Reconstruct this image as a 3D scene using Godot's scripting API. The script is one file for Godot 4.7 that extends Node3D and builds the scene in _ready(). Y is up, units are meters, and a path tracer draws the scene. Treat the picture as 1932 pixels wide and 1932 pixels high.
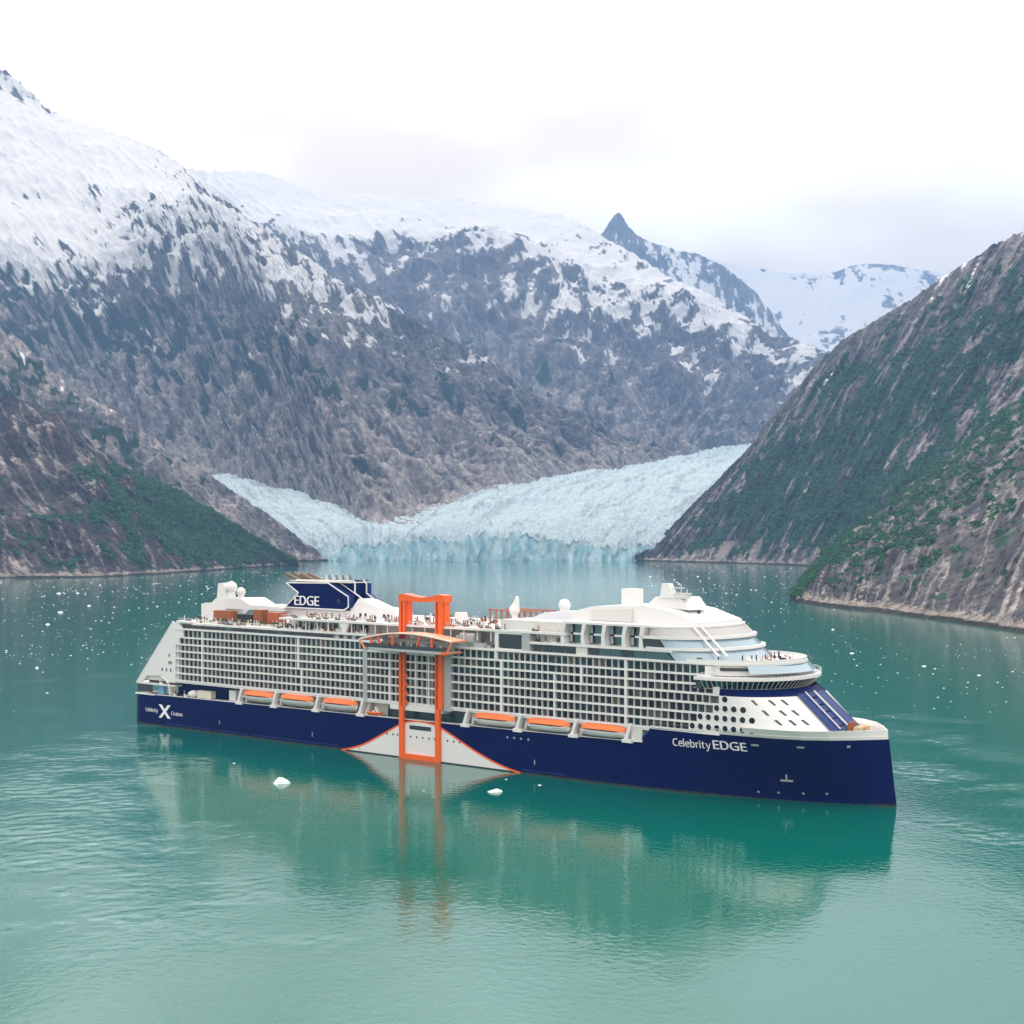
extends Node3D
# A cruise ship in a glacial fjord. Metres, y up; the camera flies 75 m above the water and looks along -z.
# Picture positions are in a 1932 pixel wide picture; FOC is the focal length in its pixels, HOR the row of the horizon.
const FOC := 3018.7
const HOR := 991.1
const EYE := 75.0
const HB := 20.5
const SUN := Vector3(-0.24, 0.50, -0.83)              # towards the veiled sun, ahead of the camera and above the mountains

var names := {}
var MAT := {}
var rng := RandomNumberGenerator.new()

# ------------------------------------------------------------------ small helpers
func pt(x: float, y: float, z: float) -> Vector3:      # picture position at depth z
	return Vector3((x - 966.0) / FOC * z, EYE - (y - HOR) / FOC * z, -z)

func sea(x: float, y: float, h := 0.0) -> Vector3:     # picture position on the water
	var z := (EYE - h) * FOC / (y - HOR)
	return Vector3((x - 966.0) / FOC * z, h, -z)

func lin(r: float, g: float, b: float) -> Color:
	return Color(r, g, b).linear_to_srgb()

func numbered(called: String) -> String:
	if not names.has(called):
		names[called] = 0
		return called
	names[called] += 1
	return "%s_%03d" % [called, names[called]]

func mat(key: String, c: Color, rough := 0.5, metal := 0.0, spec := 0.5) -> StandardMaterial3D:
	var m := StandardMaterial3D.new()
	m.albedo_color = c
	m.roughness = rough
	m.metallic = metal
	m.metallic_specular = spec
	m.cull_mode = BaseMaterial3D.CULL_DISABLED
	MAT[key] = m
	return m

func fbm(s: int, freq: float, oct := 4, ridged := false) -> FastNoiseLite:
	var n := FastNoiseLite.new()
	n.seed = s
	n.noise_type = FastNoiseLite.TYPE_SIMPLEX_SMOOTH
	n.frequency = freq
	n.fractal_type = FastNoiseLite.FRACTAL_RIDGED if ridged else FastNoiseLite.FRACTAL_FBM
	n.fractal_octaves = oct
	return n

class MB:                                              # collects triangles for one mesh
	var v := PackedVector3Array()
	var n := PackedVector3Array()
	func tri(a: Vector3, b: Vector3, c: Vector3) -> void:
		var k := (c - a).cross(b - a).normalized()
		v.append(a); v.append(b); v.append(c)
		n.append(k); n.append(k); n.append(k)
	func quad(a: Vector3, b: Vector3, c: Vector3, d: Vector3) -> void:
		tri(a, b, c)
		tri(a, c, d)
	func box(x0: float, x1: float, y0: float, y1: float, z0: float, z1: float) -> MB:
		hexa([Vector3(x0, y0, z0), Vector3(x1, y0, z0), Vector3(x1, y1, z0), Vector3(x0, y1, z0), Vector3(x0, y0, z1), Vector3(x1, y0, z1), Vector3(x1, y1, z1), Vector3(x0, y1, z1)])
		return self
	func hexa(p: Array) -> void:                       # back ring 0-3, front ring 4-7
		quad(p[4], p[7], p[6], p[5])
		quad(p[0], p[1], p[2], p[3])
		quad(p[0], p[3], p[7], p[4])
		quad(p[1], p[5], p[6], p[2])
		quad(p[3], p[2], p[6], p[7])
		quad(p[0], p[4], p[5], p[1])
	func prism(poly: Array, z0: float, z1: float) -> MB:   # outline in (x, y), drawn out along z
		var pp := PackedVector2Array(poly)
		if Geometry2D.is_polygon_clockwise(pp):
			pp.reverse()
		var ix := Geometry2D.triangulate_polygon(pp)
		for i in range(0, ix.size(), 3):
			var a := pp[ix[i]]
			var b := pp[ix[i + 1]]
			var c := pp[ix[i + 2]]
			if (b - a).cross(c - a) < 0.0:
				var t := b
				b = c
				c = t
			tri(Vector3(a.x, a.y, z1), Vector3(c.x, c.y, z1), Vector3(b.x, b.y, z1))
			tri(Vector3(a.x, a.y, z0), Vector3(b.x, b.y, z0), Vector3(c.x, c.y, z0))
		for i in pp.size():
			var a := pp[i]
			var b := pp[(i + 1) % pp.size()]
			quad(Vector3(a.x, a.y, z0), Vector3(a.x, a.y, z1), Vector3(b.x, b.y, z1), Vector3(b.x, b.y, z0))
		return self
	func slab(poly: Array, y0: float, y1: float) -> MB:    # outline in plan (x, z), drawn out along y
		var pp := PackedVector2Array(poly)
		if Geometry2D.is_polygon_clockwise(pp):
			pp.reverse()
		var ix := Geometry2D.triangulate_polygon(pp)
		for i in range(0, ix.size(), 3):
			var a := pp[ix[i]]
			var b := pp[ix[i + 1]]
			var c := pp[ix[i + 2]]
			if (b - a).cross(c - a) < 0.0:
				var t := b
				b = c
				c = t
			tri(Vector3(a.x, y1, a.y), Vector3(b.x, y1, b.y), Vector3(c.x, y1, c.y))
			tri(Vector3(a.x, y0, a.y), Vector3(c.x, y0, c.y), Vector3(b.x, y0, b.y))
		for i in pp.size():
			var a := pp[i]
			var b := pp[(i + 1) % pp.size()]
			quad(Vector3(a.x, y0, a.y), Vector3(b.x, y0, b.y), Vector3(b.x, y1, b.y), Vector3(a.x, y1, a.y))
		return self
	func tube(a: Vector3, b: Vector3, r: float, k := 6, r2 := -1.0) -> MB:
		if r2 < 0.0:
			r2 = r
		var d := (b - a).normalized()
		var u := d.cross(Vector3.UP if absf(d.y) < 0.9 else Vector3.RIGHT).normalized()
		var w := d.cross(u)
		for i in k:
			var p := TAU * i / k
			var q := TAU * (i + 1) / k
			var e := u * cos(p) + w * sin(p)
			var f := u * cos(q) + w * sin(q)
			quad(a + e * r, a + f * r, b + f * r2, b + e * r2)
			tri(a, a + f * r, a + e * r)
			tri(b, b + e * r2, b + f * r2)
		return self
	func path(p: Array, r: float, k := 6) -> MB:
		for i in p.size() - 1:
			tube(p[i], p[i + 1], r, k)
		return self
	func ball(c: Vector3, r: float, squash := 1.0, k := 14) -> MB:
		for i in k / 2:
			for j in k:
				var q := []
				for ij in [[i, j], [i, j + 1], [i + 1, j + 1], [i + 1, j]]:
					var t: float = PI * ij[0] / (k / 2)
					var p: float = TAU * ij[1] / k
					q.append(Vector3(sin(t) * cos(p), cos(t) * squash, sin(t) * sin(p)))
				for m in [[0, 2, 1], [0, 3, 2]]:
					for g in m:
						v.append(c + q[g] * r)
						n.append(q[g].normalized())
		return self
	func mesh() -> ArrayMesh:
		var a := []
		a.resize(Mesh.ARRAY_MAX)
		a[Mesh.ARRAY_VERTEX] = v
		a[Mesh.ARRAY_NORMAL] = n
		var m := ArrayMesh.new()
		m.add_surface_from_arrays(Mesh.PRIMITIVE_TRIANGLES, a)
		return m

func grid_mesh(P: PackedVector3Array, cols: int, col := PackedColorArray(), uvs := 0.0) -> ArrayMesh:
	var rows := P.size() / cols
	var N := PackedVector3Array()
	N.resize(P.size())
	for i in rows:
		var i0 := maxi(i - 1, 0) * cols
		var i1 := mini(i + 1, rows - 1) * cols
		for j in cols:
			N[i * cols + j] = (P[i1 + j] - P[i0 + j]).cross(P[i * cols + mini(j + 1, cols - 1)] - P[i * cols + maxi(j - 1, 0)]).normalized()
	var ix := PackedInt32Array()
	ix.resize((rows - 1) * (cols - 1) * 6)
	var k := 0
	for i in rows - 1:
		for j in cols - 1:
			var a := i * cols + j
			ix[k] = a; ix[k + 1] = a + 1; ix[k + 2] = a + cols
			ix[k + 3] = a + 1; ix[k + 4] = a + cols + 1; ix[k + 5] = a + cols
			k += 6
	var arr := []
	arr.resize(Mesh.ARRAY_MAX)
	arr[Mesh.ARRAY_VERTEX] = P
	arr[Mesh.ARRAY_NORMAL] = N
	arr[Mesh.ARRAY_INDEX] = ix
	if col.size():
		arr[Mesh.ARRAY_COLOR] = col
	if uvs > 0.0:
		var uv := PackedVector2Array()
		uv.resize(P.size())
		for i in P.size():
			uv[i] = Vector2(P[i].x, P[i].z) / uvs
		arr[Mesh.ARRAY_TEX_UV] = uv
	var m := ArrayMesh.new()
	m.add_surface_from_arrays(Mesh.PRIMITIVE_TRIANGLES, arr)
	return m

func obj(called: String, shape, m: Material, parent: Node = null) -> MeshInstance3D:
	var o := MeshInstance3D.new()
	o.mesh = shape.mesh() if shape is MB else shape
	o.material_override = m
	if parent == null:
		o.name = numbered(called)
		add_child(o)
	else:
		o.name = called
		parent.add_child(o, true)
	return o

func tag(o: Node, label: String, category: String, group := "") -> Node:
	o.set_meta("label", label)
	o.set_meta("category", category)
	if group:
		o.set_meta("group", group)
	return o

func structure(called: String, shape, m: Material, label: String, category: String) -> MeshInstance3D:
	var o := obj(called, shape, m)
	o.set_meta("kind", "structure")
	tag(o, label, category)
	return o

# ------------------------------------------------------------------ the order of things
func _ready() -> void:
	rng.seed = 11
	make_view()
	make_materials()
	make_water()
	make_mountains()
	make_ship()
	make_ice()

func make_view() -> void:
	var cam := Camera3D.new()
	cam.name = "camera"
	cam.position = Vector3(0, EYE, 0)
	cam.rotation_degrees.x = rad_to_deg(atan((HOR - 966.0) / FOC))
	cam.fov = rad_to_deg(2.0 * atan(966.0 / FOC))
	cam.near = 1.0
	cam.far = 80000.0
	add_child(cam)
	var env := Environment.new()
	env.tonemap_mode = Environment.TONE_MAPPER_LINEAR
	env.tonemap_exposure = 1.12
	env.background_mode = Environment.BG_SKY
	env.sdfgi_enabled = true
	env.ssao_enabled = true
	env.ssil_enabled = true
	env.fog_enabled = true
	env.fog_density = 0.000076
	env.fog_light_color = lin(0.30, 0.54, 1.0)
	var sky := Sky.new()
	var pano := PanoramaSkyMaterial.new()
	pano.panorama = sky_picture()
	sky.sky_material = pano
	env.sky = sky
	var we := WorldEnvironment.new()
	we.name = "air"
	we.environment = env
	add_child(we)
	var sun := DirectionalLight3D.new()
	sun.name = "sun"
	sun.light_energy = 0.4
	sun.light_angular_distance = 14.0
	sun.light_color = Color(1.0, 0.96, 0.9)
	sun.shadow_enabled = true
	sun.look_at_from_position(SUN, Vector3.ZERO)
	add_child(sun)

func sky_picture() -> ImageTexture:                    # thin high overcast, brighter gaps between soft grey banks
	var W := 1024
	var Hh := 512
	var img := Image.create(W, Hh, false, Image.FORMAT_RGBF)
	var a := fbm(5, 1.0, 5)
	var b := fbm(9, 2.6, 4)
	var sd := SUN.normalized()
	for y in Hh:
		var el := PI * (0.5 - (y + 0.5) / Hh)
		for x in W:
			if el < -0.1:
				img.set_pixel(x, y, Color(0.30, 0.36, 0.38))
				continue
			var az := TAU * (x + 0.5) / W
			var d := Vector3(cos(el) * sin(az), sin(el), -cos(el) * cos(az))
			# clouds lie on a layer, so they flatten towards the horizon
			var q := d / (maxf(d.y, 0.0) + 0.22)
			var k := a.get_noise_3d(q.x * 0.75, 3.0, q.z * 0.75) + 0.45 * b.get_noise_3d(q.x * 0.8, 1.0, q.z * 0.8)
			var c := 0.95 * smoothstep(-0.25, 0.5, k)
			var up := maxf(sin(el), 0.0)
			var l := 1.6 + 0.75 * smoothstep(0.03, 0.6, up)
			# the veiled sun brightens the cloud round it
			var ang := rad_to_deg(d.angle_to(sd))
			var glow := 2.9 * exp(-pow(ang / 15.0, 2.0)) + 0.6 * exp(-pow(ang / 40.0, 2.0))
			var gap := Color(l + glow, (l + glow) * 0.975, (l + glow) * 0.93)
			var bank := Color(1.48, 1.25, 1.0) * (1.0 + 0.7 * smoothstep(0.3, 0.9, up) + 0.09 * glow)
			var res := gap.lerp(bank, c)
			# warm bright band low in the sky, added to offset the blue haze
			res = res.lerp(Color(3.3, 2.35, 1.4), 0.8 * exp(-up / 0.085))
			img.set_pixel(x, y, res)
	return ImageTexture.create_from_image(img)

func make_materials() -> void:
	mat("white", lin(0.74, 0.74, 0.74), 0.35)
	mat("offwhite", lin(0.62, 0.62, 0.60), 0.5)
	mat("grey", lin(0.38, 0.41, 0.42), 0.45)
	mat("cabinwall", lin(0.19, 0.20, 0.225), 0.5)
	mat("blue", lin(0.0003, 0.009, 0.098), 0.33, 0.0, 0.14)
	var wear := NoiseTexture2D.new()
	wear.width = 512
	wear.height = 512
	wear.seamless = true
	wear.noise = fbm(71, 0.015, 5)
	var wr := Gradient.new()
	wr.set_color(0, Color(0.72, 0.72, 0.74))
	wr.set_color(1, Color.WHITE)
	wear.color_ramp = wr
	MAT.blue.albedo_texture = wear
	MAT.blue.uv1_triplanar = true
	MAT.blue.uv1_scale = Vector3(1.0 / 40.0, 1.0 / 12.0, 1.0 / 40.0)
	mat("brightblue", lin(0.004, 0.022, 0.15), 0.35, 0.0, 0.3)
	mat("orange", lin(0.86, 0.125, 0.004), 0.42)
	mat("boatorange", lin(0.85, 0.19, 0.035), 0.45)
	mat("dark", lin(0.012, 0.016, 0.018), 0.5)
	mat("boot", lin(0.014, 0.014, 0.016), 0.6)
	mat("deck", lin(0.36, 0.31, 0.26), 0.7)
	mat("wood", lin(0.30, 0.09, 0.025), 0.6)
	mat("skyglass", lin(0.30, 0.42, 0.50), 0.08, 0.0, 0.9)  # pale because the sky's reflection in the leaning panes is put into the colour
	mat("tealglass", lin(0.004, 0.075, 0.085), 0.08, 0.0, 0.8)
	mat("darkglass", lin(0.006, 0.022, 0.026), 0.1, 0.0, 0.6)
	mat("pipe", lin(0.13, 0.085, 0.045), 0.5)
	mat("letters", lin(0.85, 0.85, 0.87), 0.4)
	var g := [[0.008, 0.011, 0.022], [0.010, 0.028, 0.034], [0.018, 0.020, 0.028], [0.035, 0.045, 0.055], [0.02, 0.055, 0.062], [0.09, 0.085, 0.08]]
	for i in g.size():
		mat("cabin%d" % i, lin(g[i][0], g[i][1], g[i][2]), 0.15, 0.0, 0.3)
	for k in ["rock", "snow", "ice", "floe", "bush"]:
		var m := mat(k, Color.WHITE, 0.9 if k != "floe" else 0.45)
		m.vertex_color_use_as_albedo = true
		if k in ["rock", "snow", "bush"]:
			m.metallic_specular = 0.15
	for k in ["rock"]:
		var grain := NoiseTexture2D.new()
		grain.width = 1024
		grain.height = 1024
		grain.seamless = true
		var gn := fbm(61, 0.012, 6)
		gn.fractal_gain = 0.68
		grain.noise = gn
		var ramp := Gradient.new()
		ramp.set_color(0, Color(0.60, 0.60, 0.62))
		ramp.set_color(1, Color(1.0, 1.0, 1.0))
		ramp.set_offset(0, 0.25)
		ramp.set_offset(1, 0.7)
		grain.color_ramp = ramp
		var rel := NoiseTexture2D.new()
		rel.width = 1024
		rel.height = 1024
		rel.seamless = true
		rel.as_normal_map = true
		rel.bump_strength = 12.0
		rel.noise = gn
		var m: StandardMaterial3D = MAT[k]
		m.albedo_texture = grain
		m.normal_enabled = true
		m.normal_texture = rel
		m.normal_scale = 0.7
		m.uv1_triplanar = true
		m.uv1_world_triplanar = true
		m.uv1_scale = Vector3.ONE / 260.0
	var w := mat("water", Color.WHITE, 0.04, 0.0, 0.38)
	w.vertex_color_use_as_albedo = true
	var nt := NoiseTexture2D.new()
	nt.width = 1024
	nt.height = 1024
	nt.seamless = true
	nt.as_normal_map = true
	nt.bump_strength = 6.0
	var nn := fbm(77, 0.02, 4)
	nn.fractal_gain = 0.55
	nt.noise = nn
	w.normal_enabled = true
	w.normal_texture = nt
	w.normal_scale = 0.085

# ------------------------------------------------------------------ water
var wakes := []
func wake_at(p: Vector2) -> float:
	var m := 0.0
	for w in wakes:
		var d: float = p.distance_to(Geometry2D.get_closest_point_to_segment(p, w[0], w[1]))
		if d < w[2] * 2.0:
			m = maxf(m, w[3] * (1.0 - smoothstep(0.35 * w[2], w[2] * 2.0, d)))
	return m

func make_water() -> void:
	for w in [[250, 1370, 60, 1432, 10, 0.8], [215, 1400, 0, 1525, 17, 1.0], [255, 1440, 40, 1630, 20, 0.9], [330, 1545, 120, 1740, 20, 0.6],
			[420, 1650, 520, 1770, 12, 0.5], [0, 1290, 245, 1272, 9, 0.5], [-60, 1330, 160, 1345, 7, 0.35],
			[1690, 1375, 1990, 1440, 14, 0.7], [1700, 1440, 1990, 1510, 14, 0.9], [1590, 1338, 1800, 1362, 9, 0.6], [1780, 1560, 2000, 1600, 9, 0.6],
			[1520, 1258, 1760, 1280, 8, 0.3], [0, 1205, 240, 1195, 12, 0.3]]:
		var a := sea(w[0], w[1])
		var b := sea(w[2], w[3])
		wakes.append([Vector2(a.x, a.z), Vector2(b.x, b.z), w[4], w[5]])
	var x0 := -290.0
	var z0 := -860.0
	var step := 1.3
	var cols := 446
	var rows := 570
	var n1 := fbm(21, 1.0 / 6.0, 3)
	var n2 := fbm(22, 1.0 / 42.0, 2)
	var n3 := fbm(23, 1.0 / 26.0, 3)
	var P := PackedVector3Array()
	var C := PackedColorArray()
	P.resize(cols * rows)
	C.resize(cols * rows)
	var deep := Color(0.0003, 0.118, 0.089)
	var milk := Color(0.055, 0.185, 0.160)
	for i in rows:
		for j in cols:
			var x := x0 + j * step
			var z := z0 + i * step
			var edge := minf(minf(j, cols - 1 - j), minf(i, rows - 1 - i)) / 20.0
			var m := wake_at(Vector2(x, z))
			var streak := n3.get_noise_2d(x * 0.6 + z * 0.15, z * 1.1)
			var k := 0.0
			if m > 0.0:
				k = m * smoothstep(-0.25, 0.35, streak + (m - 0.5) * 0.5)
			var calm := 0.5 + 0.5 * n2.get_noise_2d(x * 0.7, z)
			var y := n1.get_noise_2d(x * 0.85, z * 1.2) * (0.020 * calm * calm + 0.16 * k) + n2.get_noise_2d(x, z) * 0.05
			P[i * cols + j] = Vector3(x, y * clampf(edge, 0.0, 1.0), z)
			C[i * cols + j] = deep.lerp(milk, clampf(k * 0.9 + 0.12 * streak, 0.0, 1.0) * clampf(edge, 0.0, 1.0))
	var near := grid_mesh(P, cols, C, 64.0)
	# the rest of the fjord: a ring of flat sheets that butts against the rippled one
	var x1 := x0 + (cols - 1) * step
	var z1 := z0 + (rows - 1) * step
	var arr := near.surface_get_arrays(0)
	var V: PackedVector3Array = arr[Mesh.ARRAY_VERTEX]
	var N: PackedVector3Array = arr[Mesh.ARRAY_NORMAL]
	var K: PackedColorArray = arr[Mesh.ARRAY_COLOR]
	var U: PackedVector2Array = arr[Mesh.ARRAY_TEX_UV]
	var I: PackedInt32Array = arr[Mesh.ARRAY_INDEX]
	for r in [[-12000.0, 12000.0, -9000.0, z0], [-12000.0, x0, z0, z1], [x1, 12000.0, z0, z1], [-12000.0, 12000.0, z1, 1500.0]]:
		var at := V.size()
		for q in [Vector3(r[0], 0, r[2]), Vector3(r[1], 0, r[2]), Vector3(r[1], 0, r[3]), Vector3(r[0], 0, r[3])]:
			V.append(q)
			N.append(Vector3.UP)
			K.append(deep)
			U.append(Vector2(q.x, q.z) / 64.0)
		I.append_array([at, at + 1, at + 2, at, at + 2, at + 3])
	var T := PackedFloat32Array()
	T.resize(V.size() * 4)
	for i in V.size():
		T[i * 4] = 1.0
		T[i * 4 + 3] = 1.0
	arr[Mesh.ARRAY_VERTEX] = V
	arr[Mesh.ARRAY_NORMAL] = N
	arr[Mesh.ARRAY_COLOR] = K
	arr[Mesh.ARRAY_TEX_UV] = U
	arr[Mesh.ARRAY_INDEX] = I
	arr[Mesh.ARRAY_TANGENT] = T
	var all := ArrayMesh.new()
	all.add_surface_from_arrays(Mesh.PRIMITIVE_TRIANGLES, arr)
	structure("water", all, MAT.water, "green glacial fjord water with faint ripples and the ship's wake", "water")


# ------------------------------------------------------------------ mountains and glacier
# foot and crest: rows of points; levels: [fraction, [snow], [green], [pale]] each with one value per column or one for all
func slope(called: String, foot: Array, crest: Array, levels: Array, cols: int, rows: int, o: Dictionary) -> Array:
	var C := foot.size()
	var L := levels.size()
	# widen the control rows to full column resolution
	var LP := []
	var LC := []
	for l in L:
		var f: float = levels[l][0]
		var base := PackedVector3Array()
		for c in C:
			var p: Vector3 = foot[c].lerp(crest[c], f)
			p.y += o.get("belly", 0.0) * (crest[c].y - foot[c].y) * sin(PI * f)
			base.append(p)
		var pr := PackedVector3Array()
		var cr := PackedVector3Array()
		for j in cols:
			var t := float(j) / (cols - 1) * (C - 1)
			var a := mini(int(t), C - 2)
			var w := t - a
			pr.append(base[a].cubic_interpolate(base[a + 1], base[maxi(a - 1, 0)], base[mini(a + 2, C - 1)], w))
			var ca := Vector3(pick(levels[l][1], a), pick(levels[l][2], a), pick(levels[l][3], a))
			var cb := Vector3(pick(levels[l][1], a + 1), pick(levels[l][2], a + 1), pick(levels[l][3], a + 1))
			cr.append(ca.lerp(cb, w))
		LP.append(pr)
		LC.append(cr)
	# arc lengths give the noise its metres
	var um := PackedFloat32Array()
	um.resize(cols)
	var mid: PackedVector3Array = LP[L / 2]
	for j in range(1, cols):
		um[j] = um[j - 1] + mid[j].distance_to(mid[j - 1])
	var um2 := PackedFloat32Array()
	um2.resize(cols)
	for j in cols:
		um2[j] = (LP[0][j] as Vector3).distance_to(LP[L - 1][j])
	var sd: int = o.seed
	var amp: float = o.amp
	var wl: float = o.wave
	var gully := fbm(sd, 1.0 / wl, 5, true)
	var lump := fbm(sd + 1, 1.0 / (wl * 4.0), 6)
	var fine := fbm(sd + 2, 1.0 / (wl * 0.22), 4)
	var strk := fbm(sd + 3, 1.0 / (wl * 0.7), 5)
	strk.fractal_gain = 0.62
	var tone := fbm(sd + 4, 1.0 / (wl * 2.2), 5)
	var leaf := fbm(sd + 5, 1.0 / (wl * 0.9), 5)
	leaf.fractal_gain = 0.6
	var scar := FastNoiseLite.new()
	scar.seed = sd + 9
	scar.noise_type = FastNoiseLite.TYPE_SIMPLEX_SMOOTH
	scar.fractal_type = FastNoiseLite.FRACTAL_NONE
	scar.frequency = 1.0 / (wl * 1.1)
	var dir: Vector3 = o.get("dir", Vector3(0, 0.55, 0.83))
	var stretch: float = o.get("stretch", 0.28)
	var back: int = 6
	var P := PackedVector3Array()
	var K := PackedColorArray()
	P.resize(cols * (rows + back))
	K.resize(cols * (rows + back))
	var greens := PackedInt32Array()
	var dark: Color = o.get("dark", Color(0.115, 0.115, 0.122))
	var brown: Color = o.get("brown", Color(0.30, 0.275, 0.265))
	var pale: Color = o.get("pale", Color(0.46, 0.42, 0.395))
	var moss: Color = o.get("moss", Color(0.026, 0.072, 0.040))
	var moss2 := Color(0.018, 0.042, 0.032)
	var snow := Color(0.72, 0.725, 0.74)
	var shore: float = o.get("shore", 0.0)
	var scarw: float = o.get("scars", 0.05)
	var env0: float = o.get("footfade", 0.12)
	for i in rows:
		var f := float(i) / (rows - 1)
		var l := 0
		while l < L - 2 and f > levels[l + 1][0]:
			l += 1
		var w: float = (f - levels[l][0]) / (levels[l + 1][0] - levels[l][0])
		var A: PackedVector3Array = LP[l]
		var B: PackedVector3Array = LP[l + 1]
		var CA: PackedVector3Array = LC[l]
		var CB: PackedVector3Array = LC[l + 1]
		var env := smoothstep(0.0, env0, f) * (1.0 - 0.55 * smoothstep(0.8, 1.0, f))
		for j in cols:
			var p := A[j].lerp(B[j], w)
			var cv := CA[j].lerp(CB[j], w)
			var vm := f * um2[j]
			var u := um[j]
			var warp := lump.get_noise_2d(u * 0.6 + 900.0, vm * 0.6) * wl * 0.35
			var gl := gully.get_noise_2d(u + warp, vm * stretch)
			var fn := fine.get_noise_3d(p.x, p.y, p.z)
			var lm := lump.get_noise_3d(p.x, p.y, p.z)
			var d := gl * 0.3 + lm * 0.95
			var ev := env * amp * (1.0 - 0.62 * smoothstep(0.55, 1.0, cv.x))
			p += dir * (d * ev + fn * ev * (0.12 if cv.x < 0.7 else 0.03))
			if f > 0.93:
				p.y += fn * amp * 0.07
			var s := strk.get_noise_2d(u + warp * 0.6, vm * stretch * 0.9)
			var tn := tone.get_noise_3d(p.x, p.y * 0.7, p.z)
			# bare rock, streaked down the fall line
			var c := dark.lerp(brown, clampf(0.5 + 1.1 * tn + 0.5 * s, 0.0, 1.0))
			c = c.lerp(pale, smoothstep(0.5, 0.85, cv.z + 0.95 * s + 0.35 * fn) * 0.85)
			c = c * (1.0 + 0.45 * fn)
			# slide scars and dark joints run down the fall line
			var sc := scar.get_noise_2d(u + warp * 0.9 + fn * wl * 0.05, vm * stretch * 0.45)
			if absf(sc) < scarw + 0.05 * tn:
				c = c.lerp(pale, 0.55)
			elif absf(sc - 0.34) < 0.035:
				c = c * 0.6
			# low growth in patches
			var lf := leaf.get_noise_2d(u, vm * 0.6) * 0.9 + tn * 0.45
			if cv.y > 0.0 and cv.y + lf * 0.9 - 0.35 * s > 0.55:
				c = moss.lerp(moss2, clampf(0.5 + 1.3 * fn - 0.4 * s, 0.0, 1.0))
				if cv.y > 0.3:
					greens.append(i * cols + j)
			# snow fields and the patches below them
			if cv.x > 0.0 and cv.x + 0.72 * s + 0.45 * tn + 0.22 * lm + 0.25 * fn - 0.15 * gl > 0.5:
				c = snow
			# the washed band above the tide line
			if shore > 0.0 and p.y < shore * (1.0 + 0.6 * fn):
				c = Color(0.045, 0.040, 0.035) if p.y < shore * 0.42 else Color(0.34, 0.30, 0.26) * (1.0 + 0.5 * fn)
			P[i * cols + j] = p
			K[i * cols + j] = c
	for i in back:                                     # the far side falls away behind the crest
		for j in cols:
			var p := P[(rows - 1) * cols + j]
			var g := (i + 1.0) / back
			p += Vector3(0, -(p.y + 60.0) * g * 0.9, -(260.0 + p.y * 1.1) * g)
			P[(rows + i) * cols + j] = p
			K[(rows + i) * cols + j] = K[(rows - 1) * cols + j]
	# snow and rock are two surfaces of one mesh
	var gm := grid_mesh(P, cols, K)
	var arr := gm.surface_get_arrays(0)
	var I: PackedInt32Array = arr[Mesh.ARRAY_INDEX]
	var ir := PackedInt32Array()
	var iw := PackedInt32Array()
	for t in range(0, I.size(), 3):
		var white := int(K[I[t]].r > 0.6) + int(K[I[t + 1]].r > 0.6) + int(K[I[t + 2]].r > 0.6)
		if white >= 2:
			iw.append(I[t]); iw.append(I[t + 1]); iw.append(I[t + 2])
		else:
			ir.append(I[t]); ir.append(I[t + 1]); ir.append(I[t + 2])
	var two := ArrayMesh.new()
	arr[Mesh.ARRAY_INDEX] = ir
	two.add_surface_from_arrays(Mesh.PRIMITIVE_TRIANGLES, arr)
	two.surface_set_material(0, MAT.rock)
	if iw.size():
		arr[Mesh.ARRAY_INDEX] = iw
		two.add_surface_from_arrays(Mesh.PRIMITIVE_TRIANGLES, arr)
		two.surface_set_material(1, MAT.snow)
	var so := structure(called, two, null, o.label, o.category)
	so.material_override = null
	return [P, greens]

func pick(a, i: int) -> float:
	return float(a[mini(i, a.size() - 1)]) if a is Array else float(a)

func pts(a: Array) -> Array:
	var r := []
	for q in a:
		r.append(pt(q[0], q[1], q[2]))
	return r

func low(a: Array, h := -4.0) -> Array:                # points at the water's level: [x, depth]
	var r := []
	for q in a:
		r.append(Vector3((q[0] - 966.0) / FOC * q[1], h, -q[1]))
	return r

func bank(a: Array, h := -3.0) -> Array:               # points on the water line: [x, y]
	var r := []
	for q in a:
		var p := sea(q[0], q[1])
		p.y = h
		r.append(p)
	return r

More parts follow.
